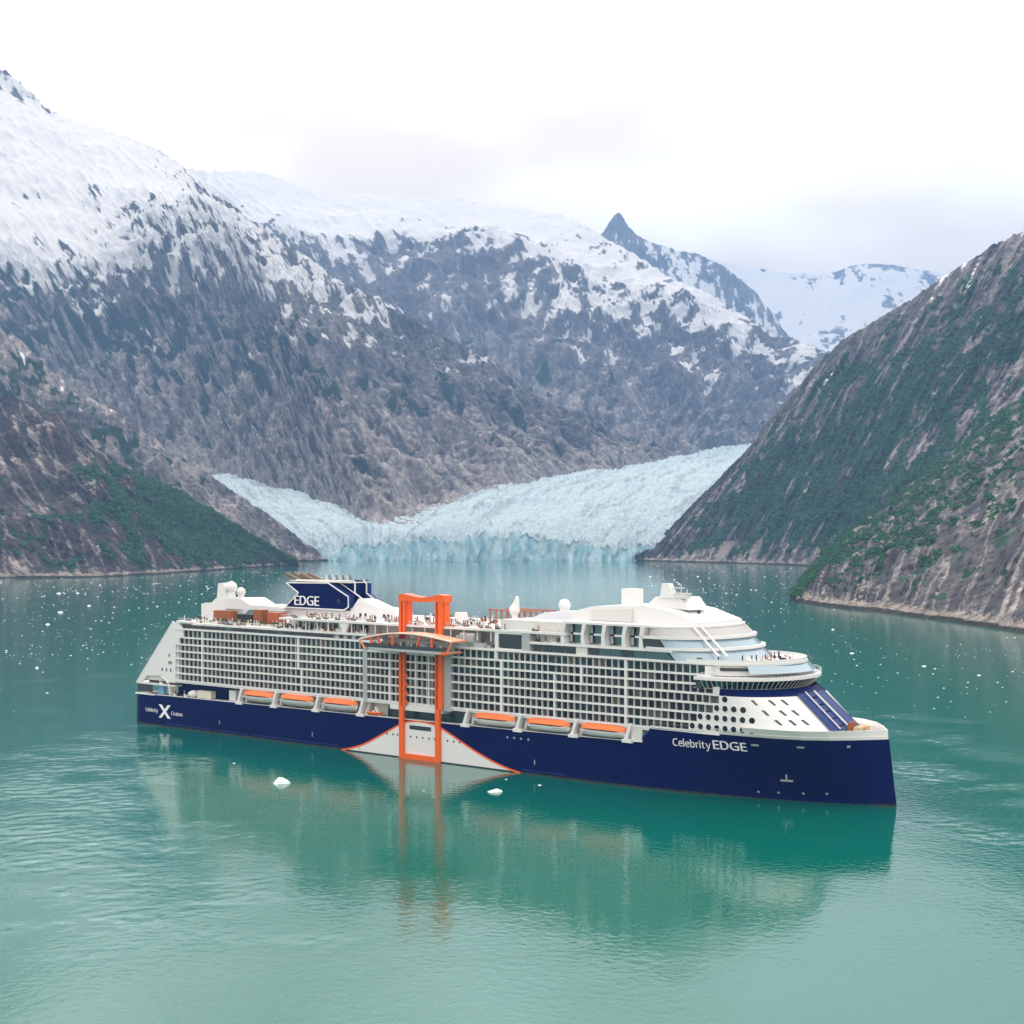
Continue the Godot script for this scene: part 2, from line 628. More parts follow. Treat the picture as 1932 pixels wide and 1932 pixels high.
func make_mountains() -> void:
	# the far snowfield and its rocky peak
	slope("mountain", pts([[1180, 760, 13500], [1300, 760, 13500], [1450, 760, 13500], [1600, 760, 13500], [1750, 760, 13500], [1900, 760, 13500]]),
		pts([[1240, 478, 17000], [1335, 486, 17000], [1440, 508, 17000], [1560, 514, 17000], [1645, 497, 16500], [1820, 526, 16500]]),
		[[0.0, 0.8, 0, 0.1], [0.5, 0.8, 0, 0], [0.8, [0.9, 1.0, 1.0, 0.9, 0.7, 0.7], 0, 0], [1.0, [1.0, 1.0, 0.9, 0.8, 0.3, 0.5], 0, 0]],
		240, 90, {"seed": 310, "amp": 110.0, "wave": 420.0, "label": "far pale snowfield rising behind the dark pointed peak", "category": "mountain"})
	slope("mountain_peak", low([[1040, 11800], [1085, 11800], [1110, 11800], [1135, 11800], [1160, 11800], [1190, 11800], [1230, 11800], [1280, 11800], [1350, 11800], [1420, 11800], [1490, 11800], [1560, 11800]], 900.0),
		pts([[1080, 490, 13200], [1135, 440, 13000], [1152, 416, 13000], [1168, 402, 13000], [1183, 424, 13000], [1200, 441, 13000], [1230, 458, 13000], [1262, 466, 13000], [1330, 486, 12900], [1400, 528, 12800], [1450, 584, 12600], [1500, 650, 12500]]),
		[[0.0, 0.4, 0, 0.1], [0.5, 0.5, 0, 0.1], [0.72, 0.56, 0, 0.1], [0.86, [0.3, 0.2, 0.25, 0.25, 0.25, 0.45, 0.5, 0.55, 0.5, 0.4, 0.4, 0.4], 0, 0], [1.0, [0.2, 0.1, 0.1, 0.1, 0.1, 0.35, 0.45, 0.55, 0.45, 0.4, 0.4, 0.4], 0, 0]],
		300, 150, {"seed": 320, "amp": 100.0, "wave": 150.0, "label": "dark pointed rock peak with snow in its gullies", "category": "mountain peak"})
	# the broad white mountain in the middle
	slope("mountain", pts([[450, 640, 8000], [560, 720, 7400], [640, 760, 7000], [720, 800, 6800], [800, 845, 6500], [900, 868, 6300], [1000, 886, 6300], [1080, 892, 6400], [1150, 890, 6600], [1230, 876, 6900], [1300, 862, 7100], [1370, 850, 7200], [1440, 842, 7300]]),
		pts([[330, 318, 10500], [410, 321, 10200], [490, 328, 10200], [620, 365, 10000], [760, 371, 9900], [900, 385, 9700], [1060, 408, 9500], [1135, 442, 9300], [1230, 500, 9000], [1330, 560, 8700], [1440, 616, 8400], [1560, 662, 8200], [1720, 730, 8000]]),
		[[0.0, 0, 0.0, 1.0], [0.12, 0, 0.1, 0.75], [0.28, 0, 0.22, 0.42], [0.42, [0, 0, 0, 0, 0.1, 0.2, 0.34, 0.34, 0.2, 0.15, 0.12, 0.08, 0], 0.1, 0.25],
		[0.56, [0.3, 0.3, 0.3, 0.3, 0.2, 0.3, 0.56, 0.52, 0.42, 0.38, 0.32, 0.28, 0.1], 0, 0.15], [0.7, [0.8, 0.8, 0.8, 0.6, 0.22, 0.30, 0.4, 0.62, 0.55, 0.42, 0.4, 0.4, 0.2], 0, 0.05],
		[0.82, [1.4, 1.4, 1.4, 1.3, 0.8, 0.75, 0.85, 0.85, 0.7, 0.55, 0.5, 0.45, 0.2], 0, 0], [1.0, [1.6, 1.6, 1.6, 1.6, 1.5, 1.4, 1.15, 0.9, 0.8, 0.65, 0.6, 0.5, 0.2], 0, 0]],
		470, 210, {"seed": 330, "amp": 190.0, "wave": 190.0, "stretch": 0.5, "scars": 0.06, "footfade": 0.05, "label": "broad rounded mountain with a white snow cap above bare blue-grey rock", "category": "mountain"})
	# the tall mountain whose spur runs down to the ice
	slope("mountain", pts([[-180, 905, 5300], [150, 908, 4900], [300, 908, 4750], [430, 914, 4600], [520, 942, 4350], [620, 968, 4050], [735, 1002, 3650], [860, 955, 4050], [1000, 918, 4600], [1120, 900, 5000], [1200, 886, 5400], [1290, 870, 6000], [1345, 857, 6500]]),
		pts([[-420, -60, 8300], [-220, 10, 8000], [0, 130, 7600], [105, 206, 7400], [250, 262, 7200], [345, 316, 7000], [450, 400, 6700], [570, 480, 6400], [690, 556, 6200], [830, 642, 6000], [960, 722, 5950], [1080, 796, 6150], [1200, 846, 6600]]),
		[[0.0, 0, 0.0, 1.0], [0.1, 0, 0.08, 0.8], [0.24, 0, [0.6, 0.6, 0.6, 0.5, 0.4, 0.35, 0.25, 0.15, 0.1, 0.1, 0.05, 0, 0], 0.5], [0.36, [0.8, 0.7, 0.5, 0.16, 0.04, 0, 0, 0, 0, 0, 0, 0, 0], 0.5, [0.1, 0.1, 0.1, 0.3, 0.4, 0.35, 0.2, 0.1, 0.2, 0.3, 0.35, 0.4, 0.5]], [0.45, [1.1, 1.0, 0.9, 0.55, 0.24, 0.12, 0.05, 0.03, 0, 0, 0, 0, 0], 0.28, [0.1, 0.1, 0.1, 0.3, 0.45, 0.35, 0.2, 0.1, 0.2, 0.3, 0.35, 0.4, 0.5]],
		[0.54, [1.1, 1.1, 1.0, 0.78, 0.46, 0.34, 0.27, 0.22, 0.1, 0.05, 0, 0, 0], 0.1, 0.15], [0.66, [1.4, 1.35, 1.2, 0.9, 0.6, 0.48, 0.46, 0.38, 0.26, 0.1, 0.02, 0, 0], 0, 0.1],
		[0.8, [1.5, 1.5, 1.4, 1.2, 1.0, 0.74, 0.62, 0.52, 0.38, 0.18, 0.06, 0, 0], 0, 0], [0.94, [1.1, 0.9, 0.75, 1.4, 1.25, 0.9, 0.66, 0.58, 0.46, 0.25, 0.08, 0, 0], 0, 0], [1.0, [0.4, 0.4, 0.35, 0.8, 0.85, 0.85, 0.66, 0.58, 0.45, 0.25, 0.08, 0, 0], 0, 0]],
		600, 320, {"seed": 342, "amp": 165.0, "wave": 150.0, "stretch": 0.5, "scars": 0.06, "footfade": 0.05, "label": "tall snow-streaked mountain whose long spur runs down to the glacier", "category": "mountain"})
	# the glacier
	ice_flow()
	# ridge with the bare toe beside the ice
	slope("mountain_ridge", low([[-160, 2900], [20, 2950], [120, 3000], [200, 3050], [290, 3100], [370, 3150], [450, 3200], [540, 3260], [616, 3350], [640, 3384]]),
		pts([[-150, 520, 4100], [0, 612, 3900], [90, 690, 3800], [165, 748, 3720], [250, 800, 3650], [330, 858, 3600], [420, 912, 3500], [520, 982, 3450], [620, 1056, 3392], [640, 1060, 3386]]),
		[[0.0, 0, 0.1, 0.6], [0.4, 0, [0.4, 0.4, 0.5, 0.5, 0.4, 0.25, 0.1, 0, 0, 0], 0.4], [0.8, [0.1, 0.1, 0.08, 0.02, 0, 0, 0, 0, 0, 0], [0.5, 0.5, 0.6, 0.5, 0.35, 0.2, 0.1, 0, 0, 0], 0.25], [1.0, [0.2, 0.2, 0.1, 0.1, 0.05, 0, 0, 0, 0, 0], 0.2, 0.55]],
		330, 150, {"seed": 350, "amp": 55.0, "wave": 85.0, "shore": 7.0, "label": "grey-brown rocky ridge ending in a bare toe beside the glacier", "category": "ridge"})
	var a := slope("hillside", bank([[-120, 1091], [60, 1091], [185, 1089], [275, 1085], [345, 1081], [400, 1077], [450, 1073.5], [495, 1070.5], [535, 1068], [563, 1066.5]]),
		pts([[-300, 640, 3050], [-150, 690, 3000], [0, 742, 2950], [100, 778, 2900], [190, 850, 2880], [260, 897, 2870], [330, 931, 2880], [400, 967, 2890], [500, 1024, 2925], [562, 1064, 2960]]),
		[[0.0, 0, 0.15, 0.3], [0.12, 0, [0.4, 0.4, 0.45, 0.45, 0.55, 0.7, 0.7, 0.6, 0.4, 0.3], 0.25], [0.5, 0, [0.05, 0.05, 0.2, 0.5, 0.85, 1.0, 1.1, 1.0, 0.7, 0.4], [0.4, 0.4, 0.35, 0.25, 0.2, 0.1, 0, 0, 0.2, 0.3]], [0.8, 0, [0.3, 0.3, 0.12, 0.1, 0.3, 0.8, 1.1, 1.1, 0.9, 0.5], [0.25, 0.3, 0.4, 0.4, 0.3, 0, 0, 0, 0, 0.2]], [1.0, 0, [0.4, 0.4, 0.3, 0.2, 0.25, 0.6, 1.0, 1.0, 0.9, 0.5], 0.1]],
		380, 220, {"seed": 360, "amp": 38.0, "wave": 55.0, "shore": 6.0, "dark": Color(0.045, 0.042, 0.05), "brown": Color(0.125, 0.10, 0.10), "moss": Color(0.03, 0.105, 0.05), "label": "brown streaked rock hillside with a green wooded lower end", "category": "hillside"})
	# the steep side across the water: the long slope and the nearer headland
	var b := slope("mountainside", low([[1196, 3400], [1232, 3330], [1335, 3210], [1450, 3060], [1560, 2880], [1680, 2650], [1830, 2400], [2000, 2150], [2300, 1950]]),
		pts([[1198, 1057, 3410], [1392, 868, 3750], [1555, 676, 3750], [1735, 550, 3550], [1932, 440, 3350], [2100, 340, 3250], [2300, 240, 3150], [2500, 160, 3050], [2850, 90, 2950]]),
		[[0.0, 0, 0.2, 0.5], [0.12, 0, [0.1, 0.2, 0.7, 0.9, 0.9, 0.8, 0.7, 0.6, 0.6], 0.4], [0.4, 0, [0.1, 0.3, 0.75, 0.82, 0.7, 0.52, 0.48, 0.45, 0.45], [0.6, 0.6, 0.2, 0.15, 0.25, 0.4, 0.42, 0.4, 0.4]], [0.7, 0, [0.1, 0.2, 0.45, 0.65, 0.66, 0.5, 0.45, 0.45, 0.45], [0.6, 0.55, 0.4, 0.15, 0.2, 0.4, 0.42, 0.4, 0.4]], [0.9, [0, 0, 0.04, 0.12, 0.1, 0.1, 0.1, 0.1, 0.1], 0.3, 0.3], [1.0, [0, 0, 0.15, 0.25, 0.42, 0.5, 0.5, 0.5, 0.5], 0.12, 0.3]],
		480, 330, {"dark": Color(0.085, 0.085, 0.092), "brown": Color(0.21, 0.19, 0.19), "scars": 0.085, "moss": Color(0.055, 0.155, 0.08), "seed": 370, "amp": 60.0, "wave": 70.0, "stretch": 0.13, "shore": 6.0, "label": "steep green mountainside streaked with bare rock, rising from the water", "category": "mountainside"})
	var c := slope("headland", bank([[1486, 1134], [1540, 1143], [1600, 1152], [1670, 1160], [1760, 1171], [1850, 1184], [1945, 1199], [2100, 1225], [2300, 1265]]),
		pts([[1500, 1118, 1640], [1560, 1040, 2000], [1640, 975, 2220], [1760, 880, 2400], [1900, 770, 2480], [2050, 660, 2480], [2200, 540, 2450], [2400, 400, 2400], [2700, 260, 2300]]),
		[[0.0, 0, 0.1, 0.5], [0.1, 0, 0.22, 0.3], [0.45, 0, [0.1, 0.3, 0.42, 0.46, 0.46, 0.46, 0.46, 0.46, 0.46], 0.3], [0.75, 0, 0.58, 0.3], [1.0, 0, 0.68, 0.25]],
		430, 320, {"scars": 0.09, "moss": Color(0.05, 0.14, 0.07), "seed": 380, "dark": Color(0.07, 0.072, 0.082), "brown": Color(0.185, 0.17, 0.17), "amp": 24.0, "wave": 42.0, "stretch": 0.09, "shore": 6.5, "label": "dark streaked rock headland with a pale washed band at the water line", "category": "headland"})
	growth(a, 9000, "shrubs", "dense green shrubs covering the lower hillside beside the brown rock", 8.0)
	growth(b, 12000, "shrubs", "dark green scrub growing in patches on the steep mountainside", 7.5)
	growth(c, 6000, "shrubs", "scattered dark scrub growing between the rock streaks of the headland", 6.0)

func growth(src: Array, count: int, called: String, label: String, size: float) -> void:
	var P: PackedVector3Array = src[0]
	var G: PackedInt32Array = src[1]
	if G.is_empty():
		return
	var st := MB.new()
	var r := RandomNumberGenerator.new()
	r.seed = 5
	for k in 16:                                       # a clump of leafy faces round a low crown
		var d := Vector3(r.randf_range(-1, 1), r.randf_range(0.0, 1.0), r.randf_range(-1, 1)).normalized() * r.randf_range(0.25, 0.5)
		var u := Vector3(r.randf_range(-1, 1), r.randf_range(-1, 1), r.randf_range(-1, 1)).normalized() * 0.3
		var w := u.cross(d).normalized() * 0.26
		st.tri(d + u, d + w, d - u - w)
	var mm := MultiMesh.new()
	mm.transform_format = MultiMesh.TRANSFORM_3D
	mm.use_colors = true
	mm.mesh = st.mesh()
	mm.instance_count = count
	for i in count:
		var p := P[G[r.randi() % G.size()]] + Vector3(r.randf_range(-4, 4), 0.3, r.randf_range(-4, 4))
		var s := size * r.randf_range(0.5, 1.15)
		mm.set_instance_transform(i, Transform3D(Basis(Vector3.UP, r.randf() * TAU).scaled(Vector3(s, s * r.randf_range(0.6, 1.0), s)), p))
		var g := r.randf()
		mm.set_instance_color(i, Color(0.030 + 0.028 * g, 0.095 + 0.075 * g, 0.045 + 0.03 * g))
	var o := MultiMeshInstance3D.new()
	o.name = numbered(called)
	o.multimesh = mm
	o.material_override = MAT.bush
	add_child(o)
	o.set_meta("kind", "stuff")
	tag(o, label, "shrubs")

func ice_flow() -> void:
	var arms := [
		["glacier", "broad pale blue glacier with a crevassed surface ending in a blue cliff at the water",
			[[[700, 1032, 3396], [830, 1024, 3396], [960, 1022, 3396], [1100, 1033, 3396], [1235, 1041, 3396]],
			[[735, 990, 3700], [870, 982, 3720], [1010, 978, 3740], [1160, 978, 3760], [1300, 985, 3780]],
			[[840, 945, 4150], [960, 935, 4180], [1080, 928, 4220], [1220, 925, 4260], [1360, 925, 4300]],
			[[1010, 906, 4800], [1100, 898, 4850], [1190, 892, 4900], [1290, 886, 4950], [1400, 880, 5000]],
			[[1190, 880, 5700], [1250, 872, 5750], [1310, 866, 5800], [1370, 861, 5900], [1440, 855, 6000]],
			[[1330, 852, 6600], [1360, 847, 6700], [1400, 842, 6800], [1440, 838, 6900], [1500, 832, 7000]]], 340, 330, 400],
		["glacier_arm", "narrower pale blue glacier arm squeezed between the rocky ridge and the mountain foot",
			[[[575, 1048, 3398], [620, 1041, 3398], [660, 1036, 3398], [700, 1032, 3398], [742, 1030, 3398]],
			[[510, 1002, 3600], [570, 996, 3610], [630, 990, 3630], [690, 988, 3650], [738, 994, 3680]],
			[[440, 955, 3900], [500, 952, 3910], [560, 952, 3930], [620, 960, 3950], [690, 976, 3960]],
			[[390, 920, 4300], [440, 918, 4310], [490, 920, 4330], [550, 928, 4350], [610, 940, 4370]],
			[[340, 893, 4800], [390, 892, 4800], [430, 896, 4800], [470, 902, 4820], [530, 914, 4840]],
			[[300, 880, 5200], [340, 880, 5200], [370, 884, 5200], [400, 889, 5200], [440, 899, 5200]]], 150, 240, 460]]
	for arm in arms:
		var ctl: Array = arm[2]
		var cols: int = arm[3]
		var rows: int = arm[4]
		var sd: int = arm[5]
		var cre := fbm(sd, 1.0 / 46.0, 3, true)
		var big := fbm(sd + 1, 1.0 / 220.0, 3)
		var fin := fbm(sd + 2, 1.0 / 17.0, 3)
		var dirt := fbm(sd + 3, 1.0 / 120.0, 4)
		var face := 26
		var P := PackedVector3Array()
		var K := PackedColorArray()
		P.resize(cols * (rows + face))
		K.resize(cols * (rows + face))
		for i in rows:
			var f := pow(float(i) / (rows - 1), 1.35) * (ctl.size() - 1)
			var a := mini(int(f), ctl.size() - 2)
			var w := f - a
			for j in cols:
				var t := float(j) / (cols - 1) * 4.0
				var b := mini(int(t), 3)
				var q := []
				for l in [maxi(a - 1, 0), a, a + 1, mini(a + 2, ctl.size() - 1)]:
					var e: Array = ctl[l][b]
					var g: Array = ctl[l][b + 1]
					q.append(pt(e[0], e[1], e[2]).lerp(pt(g[0], g[1], g[2]), t - b))
				var p: Vector3 = q[1].cubic_interpolate(q[2], q[0], q[3], w)
				var front := 1.0 - smoothstep(0.0, 1.1, f)
				var n := cre.get_noise_2d(p.x * 0.75, p.z)
				var m := fin.get_noise_2d(p.x, p.z)
				p.y += n * (10.0 + 9.0 * front) + m * (5.0 + 3.5 * front) + big.get_noise_2d(p.x, p.z) * 16.0
				# ice turns bluer and darker where the surface dips, grit lies in lines along the flow
				var c := Color(0.43, 0.535, 0.58).lerp(Color(0.23, 0.40, 0.48), smoothstep(0.1, -0.5, n) * 0.8)
				c = c * (1.0 + 0.10 * m)
				var gr := dirt.get_noise_2d(t * 420.0, f * 60.0)
				if gr > 0.2 and m > -0.2:
					c = c.lerp(Color(0.22, 0.26, 0.30), 0.55)
				P[(i + face) * cols + j] = p
				K[(i + face) * cols + j] = c
		var flute := fbm(sd + 7, 1.0 / 24.0, 4)
		for i in face:                                 # the cliff where the ice breaks off
			var g := float(i) / face
			for j in cols:
				var top := P[face * cols + j]
				var y := lerpf(-3.0, top.y, g)
				var fl := flute.get_noise_2d(top.x, y * 0.28)
				var out := fl * 13.0 * (1.0 - 0.5 * g) + 6.0 * (1.0 - g)
				P[i * cols + j] = Vector3(top.x + fl * 2.0, y, top.z + out)
				var c := Color(0.30, 0.52, 0.62).lerp(Color(0.52, 0.68, 0.74), clampf(0.45 + 1.5 * flute.get_noise_2d(top.x * 0.8 + 500.0, y * 0.4), 0.0, 1.0))
				K[i * cols + j] = c
		structure(arm[0], grid_mesh(P, cols, K), MAT.ice, arm[1], "glacier")

# ------------------------------------------------------------------ the ship: x forward from the stern, y up from the water, z to starboard
const WATERLINE := [[0, 19.3], [2, 20.3], [6, 20.5], [205, 20.5], [222, 20.3], [236, 19.6], [250, 17.8], [265, 14.2], [277, 10.9], [287, 7.4], [296, 3.9], [305, 0.0]]
const DECKEDGE := [[0, 19.3], [2, 20.3], [6, 20.5], [255, 20.5], [270, 19.6], [279, 18.4], [286, 16.4], [293, 12.3], [299, 6.6], [303, 2.0], [305, 0.0]]
const FLOORS := [17.65, 20.3, 23.0, 25.75, 28.4, 31.0, 33.6, 36.5]
const ROWENDS := [[24.5, 252.2], [24.5, 254.9], [24.5, 260.2], [24.5, 262.4], [24.5, 260.2], [26.9, 257.6], [29.2, 257.6]]

var ship: Node3D

func along(a: Array, s: float) -> float:
	for i in a.size() - 1:
		if s <= a[i + 1][0]:
			return lerpf(a[i][1], a[i + 1][1], (s - a[i][0]) / (a[i + 1][0] - a[i][0]))
	return a[a.size() - 1][1]

func half_breadth(s: float, h: float) -> float:
	return lerpf(along(WATERLINE, s), along(DECKEDGE, s), pow(clampf(h / 17.7, 0.0, 1.2), 1.25))

func hull_top(s: float) -> float:
	return along([[0, 11.2], [20, 11.6], [100, 12.2], [170, 12.7], [236.5, 13.3], [239.5, 17.7], [310, 17.7]], s)

func hull_point(s: float, h: float, side := 1.0, more := 0.0) -> Vector3:
	var x := s
	if s > 285.0:
		x = 285.0 + (s - 285.0) * (lerpf(305.2, 303.0, clampf(h / 17.7, 0.0, 1.2)) - 285.0) / 20.0
	return Vector3(x, h, side * (half_breadth(s, h) + (more if s < 304.9 else 0.0)))

func nose(s0: float, w: float, s1: float, p := 2.2, n := 22) -> Array:   # starboard half of a rounded front in plan, then its port half
	var r := []
	for i in n + 1:
		var a := PI / 2.0 * i / n
		r.append(Vector2(s0 + (s1 - s0) * pow(sin(a), 2.0 / p), w * pow(cos(a), 2.0 / p)))
	for i in range(n - 1, -1, -1):
		r.append(Vector2(r[i].x, -r[i].y))
	return r

func shell(lo: Array, y0: float, hi: Array, y1: float, from := 0, to := -1) -> MB:
	var m := MB.new()
	var e := to if to >= 0 else lo.size() - 1
	for i in range(from, e):
		m.quad(Vector3(lo[i].x, y0, lo[i].y), Vector3(hi[i].x, y1, hi[i].y), Vector3(hi[i + 1].x, y1, hi[i + 1].y), Vector3(lo[i + 1].x, y0, lo[i + 1].y))
	return m

func band(s0: float, out: Array, y0: float, y1: float) -> MB:   # a solid slab from s0 forward to a rounded front
	var p := [Vector2(s0, out[0].y)]
	p.append_array(out)
	p.append(Vector2(s0, -out[0].y))
	if absf(s0 - out[0].x) < 0.01:
		p.remove_at(0)
		p.remove_at(p.size() - 1)
	return MB.new().slab(p, y0, y1)

func label_line(text: String, height: float, m: Material, parent: Node, place: Callable, start: float, want := 0.0, gap := 0.0) -> void:
	# letters set one by one along a curved side; place(s) gives each one's frame
	var f := SystemFont.new()
	f.font_names = PackedStringArray(["Droid Sans"])
	var marks := []
	var total := 0.0
	for ch in text:
		var t := TextMesh.new()
		t.text = ch
		t.font = f
		t.font_size = 64
		t.pixel_size = height / 46.0
		t.depth = 0.08
		t.curve_step = 2.0
		var w: float = t.get_aabb().size.x
		marks.append([t, w])
		total += w + height * 0.14 + gap
	var k := want / total if want > 0.0 else 1.0
	var s := start
	for q in marks:
		var w: float = q[1] * k
		var o := obj("letter", q[0], m, parent)
		o.transform = place.call(s + w / 2.0) * Transform3D(Basis().scaled(Vector3(k, 1, 1)), Vector3.ZERO)
		s += w + (height * 0.14 + gap) * k

func side_frame(s: float, h: float, more := 0.06) -> Transform3D:
	var a := hull_point(s - 0.8, h)
	var b := hull_point(s + 0.8, h)
	var u := hull_point(s, h + 0.8) - hull_point(s, h - 0.8)
	var x := (b - a).normalized()
	var z := x.cross(u.normalized()).normalized()
	return Transform3D(Basis(x, z.cross(x), z), hull_point(s, h) + z * more)

func make_ship() -> void:
	ship = Node3D.new()
	ship.name = numbered("cruise_ship")
	ship.position = Vector3(-130.14, 0, -624.56)
	ship.rotation_degrees.y = -40.32
	add_child(ship)
	tag(ship, "white cruise ship with a dark blue hull and tall orange side gantry", "cruise ship")
	make_hull()
	make_cabins()
	make_aft()
	make_midships()
	make_front()
	make_funnel()
	make_gantry()
	make_boats()

func make_hull() -> void:
	var st := [0.0, 1.0, 2.0, 4.0, 6.0]
	for s in range(12, 233, 8):
		st.append(float(s))
	st.append_array([236.5, 239.5, 244, 250, 255, 260, 265, 270, 274, 279, 283, 286, 289, 293, 296, 299, 301, 303, 304.2, 305])
	var rows := 14
	var hull: MeshInstance3D
	for side in [1.0, -1.0]:
		var P := PackedVector3Array()
		for i in rows:
			for s in st:
				P.append(hull_point(s, lerpf(-2.0, hull_top(s), float(i) / (rows - 1)), side))
		var o := obj("hull" if side > 0.0 else "hull_side", grid_mesh(P, st.size()), MAT.blue, ship if side > 0.0 else hull)
		if side > 0.0:
			hull = o
			hull.set_meta("label", "dark blue hull with a white wave and white lettering")
	var tr := MB.new()
	tr.hexa([hull_point(0, -2, -1), hull_point(0, -2), hull_point(0, 11.2), hull_point(0, 11.2, -1), hull_point(0, -2, -1) - Vector3(0.3, 0, 0), hull_point(0, -2) - Vector3(0.3, 0, 0), hull_point(0, 11.2) - Vector3(0.3, 0, 0), hull_point(0, 11.2, -1) - Vector3(0.3, 0, 0)])
	obj("transom", tr, MAT.blue, hull)
	obj("stern_step", MB.new().box(-6.0, -0.2, 0.2, 0.9, -14, 14), MAT.blue, hull)
	var boot := PackedVector3Array()
	for h in [-0.8, 0.55]:
		for q in st:
			boot.append(hull_point(q, h, 1.0, 0.02))
	obj("boot_top", grid_mesh(boot, st.size()), MAT.boot, hull)
	# the open boat deck behind the rail
	var dk := MB.new()
	for i in st.size() - 1:
		if st[i + 1] > 237.0:
			break
		var a := hull_point(st[i], hull_top(st[i]) - 0.05)
		var b := hull_point(st[i + 1], hull_top(st[i + 1]) - 0.05)
		dk.quad(Vector3(a.x, a.y, -a.z), Vector3(b.x, b.y, -b.z), b, a)
	obj("boat_deck", dk, MAT.deck, ship)
	var cap := MB.new()
	for i in st.size() - 1:
		if st[i + 1] > 237.0:
			break
		cap.tube(hull_point(st[i], hull_top(st[i])), hull_point(st[i + 1], hull_top(st[i + 1])), 0.14, 6)
	obj("rail", cap, MAT.white, hull)
	# the white wave with its orange rim
	var wave := [[113.5, 0.0], [119, 1.2], [124.9, 3.1], [133.8, 7.3], [140, 10.3], [143.5, 11.6], [148.6, 12.25], [153.7, 12.0], [157.5, 11.3], [162.9, 9.2], [171.9, 5.4], [179.8, 2.6], [186, 1.0], [191.5, 0.0]]
	var top := PackedVector2Array()
	for i in wave.size() - 1:
		for k in 6:
			var p0 := Vector2(wave[maxi(i - 1, 0)][0], wave[maxi(i - 1, 0)][1])
			var p1 := Vector2(wave[i][0], wave[i][1])
			var p2 := Vector2(wave[i + 1][0], wave[i + 1][1])
			var p3 := Vector2(wave[mini(i + 2, wave.size() - 1)][0], wave[mini(i + 2, wave.size() - 1)][1])
			top.append(p1.cubic_interpolate(p2, p0, p3, k / 6.0))
	top.append(Vector2(191.5, 0))
	var pan := MB.new()
	var rim := MB.new()
	for i in top.size() - 1:
		var a := top[i]
		var b := top[i + 1]
		pan.quad(Vector3(a.x, 0.35 if a.y > 0.35 else a.y, HB + 0.05), Vector3(a.x, a.y, HB + 0.05), Vector3(b.x, b.y, HB + 0.05), Vector3(b.x, 0.35 if b.y > 0.35 else b.y, HB + 0.05))
		var nrm := (b - a).orthogonal().normalized() * -0.28
		rim.hexa([Vector3(a.x - nrm.x, a.y - nrm.y, HB), Vector3(b.x - nrm.x, b.y - nrm.y, HB), Vector3(b.x + nrm.x, b.y + nrm.y, HB), Vector3(a.x + nrm.x, a.y + nrm.y, HB),
			Vector3(a.x - nrm.x, a.y - nrm.y, HB + 0.1), Vector3(b.x - nrm.x, b.y - nrm.y, HB + 0.1), Vector3(b.x + nrm.x, b.y + nrm.y, HB + 0.1), Vector3(a.x + nrm.x, a.y + nrm.y, HB + 0.1)])
	obj("wave_panel", pan, MAT.white, hull)
	obj("wave_rim", rim, MAT.orange, hull)
	obj("long_window", MB.new().box(144.9, 154.4, 9.45, 10.8, HB + 0.02, HB + 0.09), MAT.darkglass, hull)
	var ports := [134.8, 137.4, 139.6, 145.4, 148.1, 150.8, 153.5, 156.0, 161.5, 164.2, 166.7]
	var pm := MB.new().tube(Vector3(0, 0, 0.0), Vector3(0, 0, 0.12), 0.33, 10).mesh()
	for s in ports:
		obj("porthole", pm, MAT.darkglass, hull).position = Vector3(s, 7.15, HB)
	for s in [186.3, 189.0, 191.7, 194.6]:
		obj("porthole", pm, MAT.grey, hull).position = Vector3(s, 10.4, HB)
	for q in [[270.5, 1.9], [276.0, 2.1], [282.5, 2.3], [288.5, 2.6]]:
		obj("draught_mark", MB.new().box(-0.3, 0.3, -0.25, 0.25, 0, 0.05).mesh(), MAT.grey, hull).transform = side_frame(q[0], q[1], 0.02)
	for q in [[272.5, 15.4, 2.2], [285.0, 15.6, 2.0], [296.5, 16.0, 0.9]]:
		obj("mooring_port", MB.new().box(-q[2] / 2.0, q[2] / 2.0, -0.28, 0.28, 0, 0.06).mesh(), MAT.grey, hull).transform = side_frame(q[0], q[1], 0.02)
	obj("anchor_recess", MB.new().box(-2.4, 2.4, -1.6, 1.6, -0.1, 0.03).mesh(), MAT.blue, hull).transform = side_frame(279.0, 6.6, 0.02)
	obj("anchor", MB.new().box(-1.7, 1.7, -0.9, -0.45, 0, 0.3).box(-0.22, 0.22, -0.9, 1.2, 0, 0.3).mesh(), MAT.grey, hull).transform = side_frame(279.0, 6.4, 0.05)
	for q in [[50.0, 4.2], [99.0, 4.0], [122.0, 1.4], [197.0, 3.9]]:
		obj("draught_mark", MB.new().box(q[0] - 0.15, q[0] + 0.15, q[1] - 0.9, q[1] + 0.6, HB + 0.01, HB + 0.05), MAT.grey, hull)
	for q in [[19, 45], [46.5, 66], [68, 112], [192, 209]]:
		obj("rubbing_strake", MB.new().box(q[0], q[1], 0.95, 1.3, HB + 0.01, HB + 0.18), MAT.brightblue, hull)
	# lettering
	label_line("Celebrity", 2.15, MAT.letters, hull, func(s): return side_frame(s, 14.2), 246.8, 12.4)
	label_line("EDGE", 2.55, MAT.letters, hull, func(s): return side_frame(s, 14.5), 259.6, 10.6)
	label_line("EDGE", 2.55, MAT.letters, hull, func(s): return side_frame(s + 0.13, 14.56, 0.065), 259.6, 10.6)
	label_line("Celebrity", 1.35, MAT.letters, hull, func(s): return side_frame(s, 5.6), 6.8, 7.6)
	label_line("Cruises", 1.35, MAT.letters, hull, func(s): return side_frame(s, 5.2), 22.2, 6.9)
	var x := MB.new()
